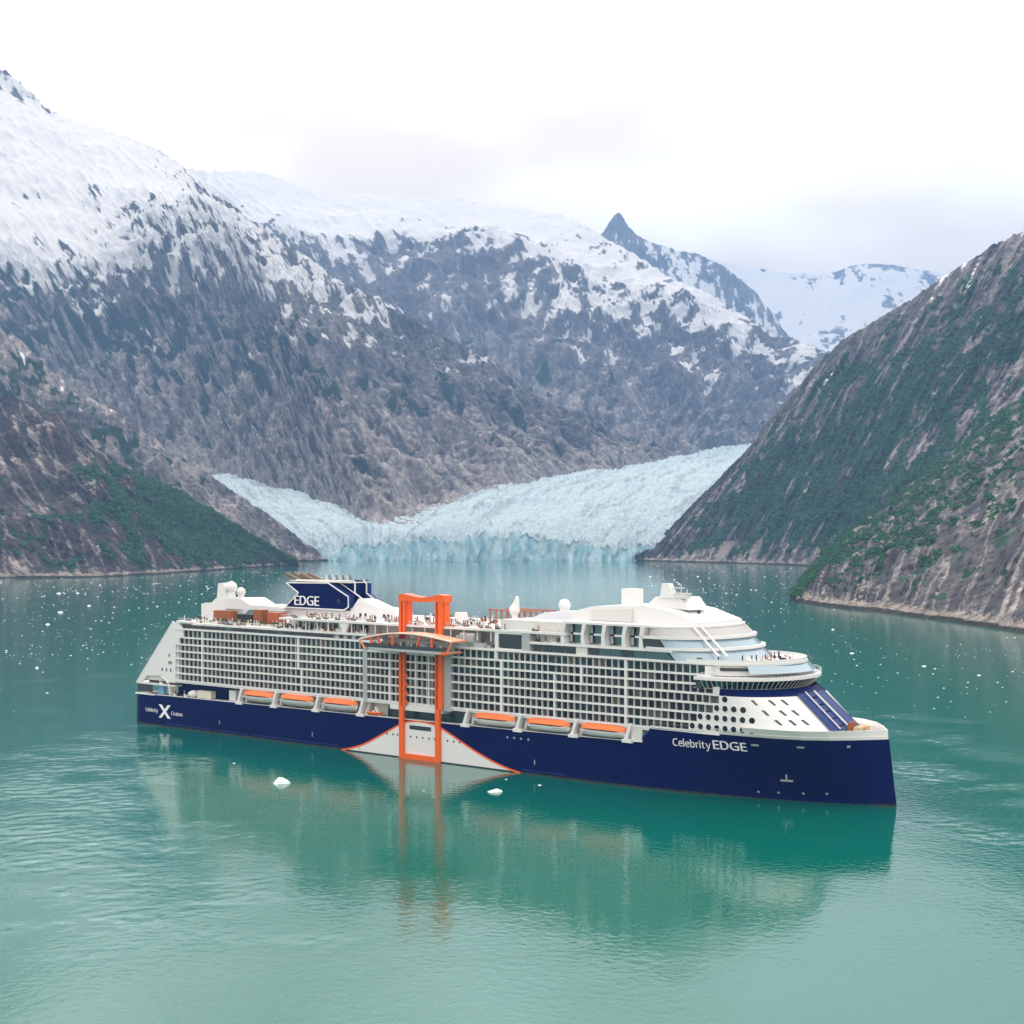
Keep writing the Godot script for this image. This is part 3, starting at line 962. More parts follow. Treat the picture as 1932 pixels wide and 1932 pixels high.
	for q in [1.0, -1.0]:
		var a := Vector2(18.3 - 2.7 * q, 8.1)
		var b := Vector2(18.3 + 2.7 * q, 3.1)
		x.prism([a - Vector2(0.85, 0), a + Vector2(0.85, 0), b + Vector2(0.85, 0), b - Vector2(0.85, 0)], HB + 0.03, HB + 0.1 + 0.006 * q)
	obj("emblem", x, MAT.letters, hull)
	# white bulwark round the bow and the foredeck inside it
	var bul := MB.new()
	var bst := [239.5, 250, 255, 260, 265, 270, 274, 279, 283, 286, 289, 293, 296, 299, 301, 303, 304.4]
	for side in [1.0, -1.0]:
		for i in bst.size() - 1:
			for q in ([[17.72, 0.03, 18.5, 0.16], [18.5, 0.16, 18.6, 0.04], [18.6, 0.04, 20.25, 0.18]] if bst[i] >= 270 else [[17.72, 0.03, 18.3, 0.03]] if bst[i] < 260 else [[17.72, 0.03, 19.2, 0.03]]):
				var a0 := hull_point(bst[i], q[0], side, q[1])
				var b0 := hull_point(bst[i + 1], q[0], side, q[1])
				var a1 := hull_point(bst[i], q[2], side, q[3])
				var b1 := hull_point(bst[i + 1], q[2], side, q[3])
				bul.quad(a0, a1, b1, b0)
			if bst[i] >= 270:
				bul.quad(hull_point(bst[i], 20.25, side, 0.18), hull_point(bst[i], 20.25, side, -0.45), hull_point(bst[i + 1], 20.25, side, -0.45), hull_point(bst[i + 1], 20.25, side, 0.18))
				bul.quad(hull_point(bst[i], 20.25, side, -0.45), hull_point(bst[i], 19.0, side, -0.45), hull_point(bst[i + 1], 19.0, side, -0.45), hull_point(bst[i + 1], 20.25, side, -0.45))
	bul.quad(hull_point(304.4, 17.72, 1, 0.03), hull_point(304.4, 20.25, 1, 0.18), hull_point(304.4, 20.25, -1, 0.18), hull_point(304.4, 17.72, -1, 0.03))
	obj("bulwark", bul, MAT.white, ship)
	var fd := MB.new()
	for i in bst.size() - 1:
		fd.quad(hull_point(bst[i], 19.1, -1, -0.3), hull_point(bst[i + 1], 19.1, -1, -0.3), hull_point(bst[i + 1], 19.1, 1, -0.3), hull_point(bst[i], 19.1, 1, -0.3))
	obj("foredeck", fd, MAT.deck, ship)
	obj("winch", MB.new().box(294, 296, 19.1, 20.6, -2.5, -0.5).tube(Vector3(295, 20.2, -3), Vector3(295, 20.2, 3.5), 0.7, 10).box(294, 296, 19.1, 20.4, 1.5, 3.0), mat("sand", lin(0.55, 0.42, 0.24), 0.6), ship)
	obj("breakwater", MB.new().box(291.8, 292.4, 19.1, 21.6, -1.4, 2.2), MAT.wood, ship)

func make_cabins() -> void:
	# a solid core, the white floor bands in front of it, and between them the glazed balconies
	var core := MB.new()
	core.prism([Vector2(6.5, 17.2), Vector2(262, 17.2), Vector2(262, 28.6), Vector2(257, 36.4), Vector2(24, 36.4)], -HB, 19.6)
	core.prism([Vector2(24.5, 11.0), Vector2(239, 11.6), Vector2(239, 17.3), Vector2(24.5, 17.3)], -16.5, 16.5)
	var body := obj("superstructure", core, MAT.cabinwall, ship)
	for r in 7:
		var lo: float = FLOORS[r]
		var hi: float = FLOORS[r + 1]
		var s0: float = ROWENDS[r][0]
		var s1: float = ROWENDS[r][1]
		var b := MB.new()
		b.box(s0 - 0.4, s1 + 0.3, lo - 0.26, lo + 0.32, 18.1, HB - 0.02)
		if r == 0:
			b.box(s0 - 0.4, 239.5, lo - 0.85, lo - 0.32, 16.4, HB - 0.25)
		obj("balcony_floor", b, MAT.white, body)
		# white plating forward of the last cabin
		var z1 := HB - 0.03
		var e := MB.new()
		var full := 262.5
		if r >= 4:
			full = 262.5 if r == 4 else 259.5
		if full > s1 + 0.3:
			e.box(s1 + 0.3, full, lo - 0.3, hi - 0.32, 18.0, z1)
			obj("side_plating", e, MAT.white, body)
	# the plain wall between gantry and forward cabins, the broad pillar aft of the gantry, and the thin white dividers
	for d in [[40.0, 0.35, 17.3, 36.3], [91.7, 0.35, 26.0, 36.3], [93.4, 0.35, 17.3, 26.0], [124.4, 1.0, 17.3, 35.0], [135.8, 0.4, 16.8, 34.0], [147.4, 0.22, 16.8, 34.0], [153.2, 0.2, 16.8, 34.0], [183.7, 0.45, 17.3, 33.6], [181.6, 0.4, 33.6, 36.3], [204.5, 0.25, 17.3, 31.0], [214.7, 0.3, 28.6, 34.0], [230.8, 0.4, 17.3, 36.3]]:
		obj("divider", MB.new().box(d[0] - d[1], d[0] + d[1], d[2], d[3], 18.0, HB + 0.05), MAT.white if d[1] < 0.9 else MAT.grey, body)
	obj("wall_panel", MB.new().box(159.4, 163.0, 16.4, 34.2, 18.0, HB + 0.12), MAT.grey, body)
	obj("wall_panel", MB.new().box(136.2, 159.2, 15.4, 17.0, 16.6, HB + 0.12), MAT.white, body)
	# cabins
	var nodes := []
	var rest := []
	for i in 6:
		rest.append(MB.new())
	var fins := MB.new()
	var r := RandomNumberGenerator.new()
	r.seed = 3
	var breaks := [24.5, 40.0, 93.0, 124.4, 135.8, 147.4, 159.4, 163.0, 183.7, 204.5, 230.8, 262.0]
	for row in 7:
		var lo: float = FLOORS[row] + 0.42
		var hi: float = FLOORS[row + 1] - 0.26
		for k in breaks.size() - 1:
			if k == 6:
				continue
			var a := maxf(breaks[k] + 0.4, ROWENDS[row][0])
			var b := minf(breaks[k + 1] - 0.4, ROWENDS[row][1])
			if b - a < 1.5:
				continue
			var n := maxi(1, roundi((b - a) / 2.35))
			var w := (b - a) / n
			for q in n:
				var s := a + w * q
				if q > 0:
					fins.box(s - 0.09, s + 0.09, lo - 0.1, hi + 0.1, 19.55, HB - 0.12)
				var mi := r.randi() % 4
				if row == 6 or (row >= 4 and (s > 91 and s < 126 or s > 163 and s < 204)):
					mi = [1, 4, 4, 1][mi]
				if r.randf() < 0.07:
					mi = 5
				nodes.append([s + 0.27, w - 0.54, lo, hi, mi])
				if row >= 4 and mi in [1, 4]:
					nodes[-1][0] = s + 0.16
					nodes[-1][1] = w - 0.32
	# the 300 that show largest stand forward: they are windows of their own
	nodes.sort_custom(func(x1, x2): return x1[0] > x2[0])
	var pane := {}
	for i in nodes.size():
		var q: Array = nodes[i]
		if i < 300:
			var key := "%.2f" % (q[1] as float)
			if not pane.has(key):
				pane[key] = MB.new().box(0, q[1], 0, 2.02, 19.55, 19.78).mesh()
			obj("window", pane[key], MAT["cabin%d" % q[4]], body).position = Vector3(q[0], q[2] - 0.1, 0)
		else:
			rest[q[4]].box(q[0], q[0] + q[1], q[2] - 0.1, q[3] - 0.05, 19.55, 19.78)
	for i in 6:
		if rest[i].v.size():
			obj("more_windows", rest[i], MAT["cabin%d" % i], body).set_meta("kind", "stuff")
	obj("balcony_partitions", fins, MAT.offwhite, body).set_meta("kind", "stuff")
	# boat deck wall: blue aft, dark behind the boats, glazed between the gantry legs
	obj("deck_wall", MB.new().box(22.0, 60.0, 11.9, 16.8, 16.5, 16.9), MAT.blue, body)
	obj("deck_wall", MB.new().box(60.0, 132.0, 12.2, 16.8, 16.5, 16.7), MAT.offwhite, body)
	obj("deck_wall", MB.new().box(132.0, 168.0, 12.4, 15.4, 16.5, 17.4), mat("greenwall", lin(0.010, 0.045, 0.045), 0.2), body)
	obj("deck_wall", MB.new().box(168.0, 239.0, 12.6, 16.8, 16.5, 16.7), MAT.offwhite, body)
	# circles in the white forward plating
	var rows := [[27.4, 264.4, 1], [24.85, 261.8, 4], [22.15, 256.4, 7], [19.4, 253.8, 8]]
	var disc := MB.new().tube(Vector3(0, 0, 0), Vector3(0, 0, 0.12), 0.86, 18).mesh()
	var ring := MB.new()
	for i in 18:
		var p := TAU * i / 18
		var q := TAU * (i + 1) / 18
		ring.tube(Vector3(cos(p), sin(p), 0.05) * 0.9, Vector3(cos(q), sin(q), 0.05) * 0.9, 0.11, 5)
	var ringm := ring.mesh()
	for q in rows:
		for k in q[2]:
			var s: float = q[1] + 2.68 * k
			var z := front_side(s, q[0])
			var zb := front_side(s + 0.5, q[0])
			var o := obj("round_window", disc, MAT["cabin%d" % (r.randi() % 3)], body)
			o.transform = Transform3D(Basis(Vector3.UP, atan2(z - zb, 0.5)), Vector3(s, q[0], z + 0.0))
			obj("window_ring", ringm, MAT.white, body).transform = o.transform

func front_side(s: float, h: float) -> float:          # where the white forward plating stands
	if s < 262.5:
		return HB - 0.03
	var f := (h - 19.1) / (28.3 - 19.1)
	var lo := nose(262.5, HB - 0.03, 291.0, 2.5, 60)
	var hi := nose(262.5, HB - 0.03, 279.8, 2.3, 60)
	for i in 60:
		var a: Vector2 = lo[i].lerp(hi[i], f)
		var b: Vector2 = lo[i + 1].lerp(hi[i + 1], f)
		if s <= b.x:
			return lerpf(a.y, b.y, (s - a.x) / maxf(b.x - a.x, 0.001))
	return 0.0

func front_point(k: float, h: float) -> Vector3:       # k from 0 (side) to 1 (middle of the front)
	var f := (h - 19.1) / (28.3 - 19.1)
	var a := PI / 2.0 * k
	var x0 := 262.5 + 28.5 * pow(sin(a), 0.8)
	var z0 := (HB - 0.03) * pow(cos(a), 0.8)
	var x1 := 262.5 + 17.3 * pow(sin(a), 2.0 / 2.3)
	var z1 := (HB - 0.03) * pow(cos(a), 2.0 / 2.3)
	return Vector3(lerpf(x0, x1, f), h, lerpf(z0, z1, f))

func make_front() -> void:
	var lo := nose(262.5, HB - 0.03, 291.0, 2.5, 40)
	var hi := nose(262.5, HB - 0.03, 279.8, 2.3, 40)
	var face := obj("sloping_front", shell(lo, 19.1, hi, 28.3), MAT.white, ship)
	# slanting slits on the white slope
	for row in [[0.30, 0.47, 0.60, 26.9], [0.345, 0.50, 0.62, 24.3], [0.37, 0.52, 0.635, 21.9]]:
		for i in 3:
			var k: float = row[i]
			var h: float = row[3]
			if row[3] == 21.9 and i == 0:
				k = 0.40
			var m := MB.new()
			var a := front_point(k - 0.012, h + 0.62)
			var b := front_point(k + 0.016, h + 0.62)
			var c := front_point(k + 0.034, h - 0.62)
			var d := front_point(k + 0.010, h - 0.62)
			var nrm := (b - a).cross(d - a).normalized() * -0.14
			m.hexa([d, c, b, a, d + nrm, c + nrm, b + nrm, a + nrm])
			obj("slit_window", m, MAT.darkglass, face)
	var lo2 := []                                        # blue stripe with a white rail down the middle of the slope
	var hi2 := []
	for i in lo.size():
		lo2.append(lo[i] + Vector2(0.3, 0))
		hi2.append(hi[i] + Vector2(0.3, 0))
	obj("blue_stripe", shell(lo2, 19.6, hi2, 28.8, 32, 48), MAT.brightblue, face)
	obj("stripe_rail", MB.new().tube(Vector3(291.3, 20.0, 0), Vector3(280.3, 29.2, 0), 0.25, 6).tube(Vector3(291.0, 20.0, 4.6), Vector3(280.0, 29.2, 4.2), 0.18, 6), MAT.white, face)
	for j in 5:
		var t := 0.12 + 0.19 * j
		var c := Vector3(lerpf(291.3, 280.3, t), lerpf(19.6, 28.8, t), 2.4)
		obj("step", MB.new().box(c.x - 0.5, c.x + 0.15, c.y - 0.3, c.y + 0.1, 0.6, 4.0), MAT.blue, face)
	# blue belt under the bridge
	obj("blue_belt", shell(nose(262.0, HB - 0.2, 280.0, 2.3, 40), 28.3, nose(259.0, HB - 0.4, 277.5, 2.2, 40), 30.1), MAT.blue, face)
	# the bridge: windows lean outwards to the roof
	var b0 := nose(257.6, 20.4, 276.0, 2.1, 22)
	var b1 := nose(257.6, 22.2, 278.4, 2.1, 22)
	var bridge := obj("bridge", band(254.0, nose(257.6, 20.3, 275.6, 2.1, 22), 29.9, 30.15), MAT.grey, ship)
	obj("inner_wall", shell(nose(257.0, 20.0, 275.4, 2.1, 22), 30.1, nose(257.0, 21.6, 277.6, 2.1, 22), 32.5), MAT.offwhite, bridge)
	for i in b0.size() - 1:
		var m := MB.new()
		var p := [b0[i].lerp(b0[i + 1], 0.1), b0[i].lerp(b0[i + 1], 0.9), b1[i].lerp(b1[i + 1], 0.9), b1[i].lerp(b1[i + 1], 0.1)]
		m.quad(Vector3(p[0].x, 30.2, p[0].y), Vector3(p[3].x, 32.4, p[3].y), Vector3(p[2].x, 32.4, p[2].y), Vector3(p[1].x, 30.2, p[1].y))
		obj("window", m, MAT.tealglass if i % 3 == 0 else MAT.darkglass, bridge)
		obj("mullion", MB.new().tube(Vector3(b0[i].x, 30.1, b0[i].y), Vector3(b1[i].x, 32.5, b1[i].y), 0.13, 5), MAT.offwhite, bridge)
	obj("roof", band(255.6, nose(257.8, 22.6, 278.8, 2.1, 30), 32.45, 33.3), MAT.white, bridge)
	obj("end_wall", MB.new().box(255.6, 257.6, 30.1, 32.5, 18.0, 21.6), MAT.darkglass, bridge)
	# deckhouse above the bridge, glass rail and the open deck on top
	var tier := obj("deckhouse", band(255.0, nose(258.0, 18.6, 272.5, 2.2, 30), 33.5, 36.5), MAT.white, ship)
	obj("window", shell(nose(260.0, 18.75, 272.7, 2.2, 30), 34.9, nose(260.0, 18.75, 272.7, 2.2, 30), 35.8, 2, 16), MAT.darkglass, tier)
	obj("window", shell(nose(260.0, 18.75, 272.7, 2.2, 30), 34.9, nose(260.0, 18.75, 272.7, 2.2, 30), 35.8, 18, 30), MAT.darkglass, tier)
	obj("glass_rail", shell(nose(258.0, 21.6, 277.0, 2.1, 30), 34.3, nose(258.0, 20.4, 274.8, 2.1, 30), 36.4, 13, 60), MAT.skyglass, tier)
	var rail := MB.new()
	var ro := nose(257.8, 22.6, 278.7, 2.1, 30)
	for i in ro.size() - 1:
		rail.tube(Vector3(ro[i].x, 33.4, ro[i].y), Vector3(ro[i].x, 34.5, ro[i].y), 0.05, 4)
		rail.tube(Vector3(ro[i].x, 34.5, ro[i].y), Vector3(ro[i + 1].x, 34.5, ro[i + 1].y), 0.06, 4)
	obj("rail", rail, MAT.offwhite, tier)
	var dk := obj("upper_deck", band(24.0, nose(252.0, HB + 0.15, 275.3, 2.1, 30), 36.4, 37.05), MAT.white, ship)
	var up := MB.new()
	var uo := nose(252.0, HB, 275.0, 2.1, 30)
	for i in uo.size() - 1:
		up.quad(Vector3(uo[i].x, 37.0, uo[i].y), Vector3(uo[i].x, 37.9, uo[i].y), Vector3(uo[i + 1].x, 37.9, uo[i + 1].y), Vector3(uo[i + 1].x, 37.0, uo[i + 1].y))
	obj("parapet", up, MAT.white, dk)
	clutter(dk, [[262, 271, -9, 9, 37.05, 26], [250, 262, 15.5, 19.2, 37.05, 7]], 77)
	# two leaning glass storeys with white sills
	var glass := obj("lounge", band(240.0, nose(243.5, 19.0, 255.5, 2.2, 24), 37.0, 40.6), MAT.offwhite, ship)
	obj("lounge_core", band(238.0, nose(240.0, 18.6, 251.5, 2.2, 24), 40.5, 45.9), MAT.offwhite, glass)
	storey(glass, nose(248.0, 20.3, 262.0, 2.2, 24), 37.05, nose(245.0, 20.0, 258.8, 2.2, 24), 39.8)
	obj("sill", band(238.0, nose(244.8, 20.6, 259.8, 2.2, 24), 39.75, 40.55), MAT.white, glass)
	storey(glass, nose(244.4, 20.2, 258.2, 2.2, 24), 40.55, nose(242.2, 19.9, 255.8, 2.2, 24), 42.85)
	obj("sill", band(236.0, nose(242.0, 20.5, 256.8, 2.2, 24), 42.8, 43.6), MAT.white, glass)
	var scr := nose(241.5, 20.0, 255.4, 2.2, 24)
	var sct := nose(239.8, 19.4, 252.6, 2.2, 24)
	obj("wind_screen", shell(scr, 43.6, sct, 45.9), mat("screen", lin(0.45, 0.45, 0.46), 0.25), glass)
	var bars := MB.new()
	for i in scr.size():
		bars.tube(Vector3(scr[i].x + 0.05, 43.6, scr[i].y * 1.005), Vector3(sct[i].x + 0.05, 45.9, sct[i].y * 1.005), 0.09, 4)
	obj("screen_bars", bars, MAT.offwhite, glass)
	obj("roof", band(236.0, nose(239.6, 19.6, 252.8, 2.2, 24), 45.9, 46.4), MAT.white, glass)
	for z in [14.2, 11.6]:
		var k0 := 0.50 if z > 13.0 else 0.60
		var fin := MB.new()
		var a := Vector3(239.8 + 12.8 * pow(sin(k0 * PI / 2), 0.91) + 0.5, 46.4, 19.4 * pow(cos(k0 * PI / 2), 0.91))
		var c := Vector3(248.0 + 14.0 * pow(sin(k0 * PI / 2), 0.91) + 0.6, 38.4, 20.3 * pow(cos(k0 * PI / 2), 0.91))
		fin.tube(a, c, 0.34, 6)
		obj("slanting_fin", fin, MAT.white, glass)

func storey(parent: Node, lo: Array, y0: float, hi: Array, y1: float) -> void:
	for i in range(0, lo.size() - 1):
		var m := MB.new()
		var p := [lo[i].lerp(lo[i + 1], 0.04), lo[i].lerp(lo[i + 1], 0.96), hi[i].lerp(hi[i + 1], 0.96), hi[i].lerp(hi[i + 1], 0.04)]
		m.quad(Vector3(p[0].x, y0, p[0].y), Vector3(p[3].x, y1, p[3].y), Vector3(p[2].x, y1, p[2].y), Vector3(p[1].x, y0, p[1].y))
		obj("pane", m, MAT.skyglass, parent)

func clutter(parent: Node, zones: Array, sd: int) -> void:    # loungers, parasols and lockers on the open decks, too small to tell apart
	var r := RandomNumberGenerator.new()
	r.seed = sd
	var kinds := {"dark": MB.new(), "offwhite": MB.new(), "wood": MB.new(), "white": MB.new()}
	for q in zones:
		for i in q[5]:
			var x := r.randf_range(q[0], q[1])
			var z := r.randf_range(q[2], q[3])
			var k: String = ["dark", "offwhite", "wood", "white", "dark"][r.randi() % 5]
			var b: MB = kinds[k]
			var h := r.randf_range(0.5, 1.7)
			if h > 1.2:
				b.tube(Vector3(x, q[4], z), Vector3(x, q[4] + h, z), 0.25, 5, 0.18)
				b.ball(Vector3(x, q[4] + h + 0.15, z), 0.2, 1.2, 6)
			else:
				b.box(x - 0.9, x + 0.9, q[4], q[4] + h * 0.6, z - 0.35, z + 0.35)
				b.box(x - 0.9, x - 0.6, q[4], q[4] + h, z - 0.35, z + 0.35)
	for k in kinds:
		if kinds[k].v.size():
			obj("deck_furniture", kinds[k], MAT[k], parent).set_meta("kind", "stuff")

func post_row(parent: Node, s0: float, s1: float, step: float, y0: float, y1: float, z: float, r := 0.14) -> void:
	var s := s0
	var pm := MB.new().box(-r, r, y0, y1, -r, r).mesh()
	while s <= s1:
		obj("post", pm, MAT.white, parent).position = Vector3(s, 0, z)
		s += step

func guard(parent: Node, s0: float, s1: float, y: float, z: float, h := 1.1) -> void:
	var m := MB.new()
	var s := s0
	while s < s1:
		m.tube(Vector3(s, y, z), Vector3(s, y + h, z), 0.05, 4)
		s += 2.0
	m.tube(Vector3(s0, y + h, z), Vector3(s1, y + h, z), 0.07, 4)
	m.tube(Vector3(s0, y + h * 0.55, z), Vector3(s1, y + h * 0.55, z), 0.04, 4)
	obj("guard_rail", m, MAT.offwhite, parent)

func make_aft() -> void:
	# the raked stern wing and the mooring deck below it
	var wing := MB.new()
	wing.prism([Vector2(1.2, 15.6), Vector2(3.6, 18.0), Vector2(22.0, 38.0), Vector2(25.4, 39.6), Vector2(29.2, 36.4), Vector2(29.2, 33.4), Vector2(26.9, 33.4), Vector2(26.9, 30.8), Vector2(24.6, 30.8), Vector2(24.6, 16.6), Vector2(19.6, 16.6), Vector2(16.5, 18.9), Vector2(7.5, 18.3), Vector2(4.2, 15.6)], HB - 0.6, HB - 0.02)
	var stern := obj("stern_wing", wing, MAT.white, ship)
	stern.set_meta("label", "raked white wing closing the stern")
	var mirror := MB.new().prism([Vector2(1.2, 15.6), Vector2(3.6, 18.0), Vector2(22.0, 38.0), Vector2(29.2, 36.4), Vector2(24.6, 16.6), Vector2(4.2, 15.6)], -HB, -HB + 0.6)
	obj("stern_wing", mirror, MAT.white, stern)
	obj("wing_edge", MB.new().tube(Vector3(1.0, 15.6, HB - 0.3), Vector3(3.4, 18.1, HB - 0.3), 0.35, 6).tube(Vector3(3.4, 18.1, HB - 0.3), Vector3(23.0, 39.2, HB - 0.3), 0.42, 6), MAT.white, stern)
	obj("stern_slope", MB.new().prism([Vector2(4.5, 16.8), Vector2(24.5, 36.0), Vector2(26, 36.0), Vector2(26, 16.8)], -HB + 0.7, HB - 0.7), MAT.offwhite, stern)
	obj("mooring_deck", MB.new().box(1.0, 24.0, 11.1, 11.5, -19.5, 19.8), MAT.deck, stern)
	obj("mooring_roof", MB.new().box(1.0, 24.0, 15.1, 15.7, -20.0, HB - 0.05), MAT.white, stern)
	obj("mooring_back", MB.new().box(2.0, 24.0, 11.4, 15.2, 8.0, 9.0), MAT.offwhite, stern)
	obj("mooring_shade", MB.new().box(1.4, 10.6, 12.2, 15.1, HB - 0.35, HB - 0.2), MAT.darkglass, stern)  # dark sheet painted in for the shade inside the opening
	obj("blue_locker", MB.new().box(11.3, 14.8, 11.6, 15.0, 15.5, 18.5), mat("lightblue", lin(0.20, 0.45, 0.68), 0.5), stern)
	obj("white_wall", MB.new().box(15.0, 21.4, 11.8, 15.2, 16.0, 17.0), MAT.offwhite, stern)
	obj("curved_brace", MB.new().path([Vector3(15.5, 18.6, HB - 0.1), Vector3(18.6, 17.6, HB - 0.1), Vector3(20.6, 15.8, HB - 0.1), Vector3(21.4, 11.8, HB - 0.1)], 0.3, 6), MAT.white, stern)
	obj("white_kerb", MB.new().box(0.2, 12.0, 11.1, 11.55, HB - 0.5, HB + 0.02), MAT.white, stern)
	clutter(stern, [[3, 18, 6, 19, 15.7, 30], [20, 32, 17.5, 19.5, 11.7, 12]], 5)
	for q in [[20.9, 23.9], [16.7, 21.2], [19.2, 21.2], [20.9, 26.6], [22.0, 24.0], [21.8, 21.2]]:
		obj("slot_window", MB.new().box(q[0] - 0.35, q[0] + 0.35, q[1] - 0.6, q[1] + 0.6, HB - 0.1, HB + 0.02), MAT.darkglass, stern)
	obj("canopy_boat", MB.new().ball(Vector3(33.0, 13.0, 18.4), 2.4, 0.55, 14), MAT.white, stern)
	obj("deck_crate", MB.new().box(36.2, 44.0, 11.9, 14.6, 17.4, 19.6), mat("cream", lin(0.66, 0.62, 0.52), 0.6), stern)
	obj("deck_crate", MB.new().box(54.0, 57.6, 12.0, 15.8, 17.0, 19.4), MAT.offwhite, stern)
	# glazed strip and the deck above it
	var deck := obj("lido_deck", MB.new().box(34.0, 125.0, 38.45, 39.2, -HB, HB + 0.05).box(25.2, 34.6, 38.95, 39.75, -HB, HB + 0.05), MAT.white, ship)
	obj("strip_core", MB.new().box(27.0, 124.0, 37.0, 38.5, -19.5, 19.0), MAT.offwhite, deck)
	var s := 27.5
	while s < 108.0:
		obj("window", MB.new().box(s, s + 3.7, 37.08, 38.42, 19.2, 19.4), MAT.tealglass if int(s) % 7 == 2 else MAT.darkglass, deck)
		s += 4.0
	obj("grey_wall", MB.new().box(109.0, 124.0, 37.0, 38.45, 19.0, 19.5), MAT.grey, deck)
	for q in [111.0, 115.0, 119.0]:
		obj("window", MB.new().box(q, q + 2.2, 37.1, 38.3, 19.45, 19.56), MAT.darkglass, deck)
	guard(deck, 26.0, 34.0, 39.7, HB - 0.2, 1.0)
	guard(deck, 35.0, 82.0, 39.2, HB - 0.2, 1.1)
	clutter(deck, [[26, 34, 5, 19.5, 39.75, 30], [35, 82, 12, 19.6, 39.2, 120], [84, 124, 15.5, 19.4, 39.2, 60]], 9)
	obj("timber_screen", MB.new().box(36.0, 46.0, 39.2, 43.6, 9.0, 12.0), MAT.wood, deck)
	obj("bar", MB.new().box(48.0, 56.0, 39.2, 42.6, 8.0, 11.0), MAT.dark, deck)
	obj("timber_screen", MB.new().box(58.5, 63.0, 39.2, 44.6, 9.0, 12.0), MAT.wood, deck)
	obj("timber_screen", MB.new().box(66.0, 72.0, 39.2, 43.9, 8.0, 12.0), mat("redwood", lin(0.42, 0.09, 0.03), 0.6), deck)
	var gar := MB.new()
	var r := RandomNumberGenerator.new()
	r.seed = 8
	for i in 60:                                       # planters along the terrace
		gar.ball(Vector3(r.randf_range(38, 80), 39.6 + r.randf() * 0.7, r.randf_range(12.5, 15.0)), r.randf_range(0.4, 0.9), 0.8, 6)
	var pl := obj("planting", gar, mat("plants", lin(0.07, 0.075, 0.02), 0.9), deck)
	pl.set_meta("kind", "stuff")
	# white mast house with its domes
	var house := obj("mast_house", MB.new().prism([Vector2(21.5, 39.2), Vector2(21.5, 45.4), Vector2(27.6, 46.0), Vector2(30.0, 47.6), Vector2(44.0, 48.0), Vector2(50.0, 45.6), Vector2(52.5, 45.8), Vector2(68.0, 45.4), Vector2(68.0, 44.0), Vector2(36.0, 44.0), Vector2(30.0, 39.2)], -6.0, 6.0), MAT.white, ship)
	obj("vent_tower", MB.new().prism([Vector2(29.8, 47.5), Vector2(30.6, 53.3), Vector2(33.3, 53.5), Vector2(36.4, 47.5)], 3.0, 5.4), MAT.white, house)
	obj("radome", MB.new().ball(Vector3(36.6, 51.8, 4.0), 2.25, 1.0, 20), MAT.white, house)
	obj("radome_stand", MB.new().tube(Vector3(36.6, 47.5, 4.0), Vector3(36.6, 50.4, 4.0), 1.7, 14, 1.5), MAT.white, house)
	obj("radome", MB.new().ball(Vector3(42.2, 50.3, 4.0), 1.7, 1.0, 18), MAT.white, house)
	obj("radome_stand", MB.new().tube(Vector3(42.2, 47.5, 4.0), Vector3(42.2, 49.4, 4.0), 1.2, 12, 1.1), MAT.white, house)
	obj("lamp_post", MB.new().tube(Vector3(43.0, 51.5, 3.0), Vector3(43.0, 53.0, 3.0), 0.12, 5), MAT.dark, house)

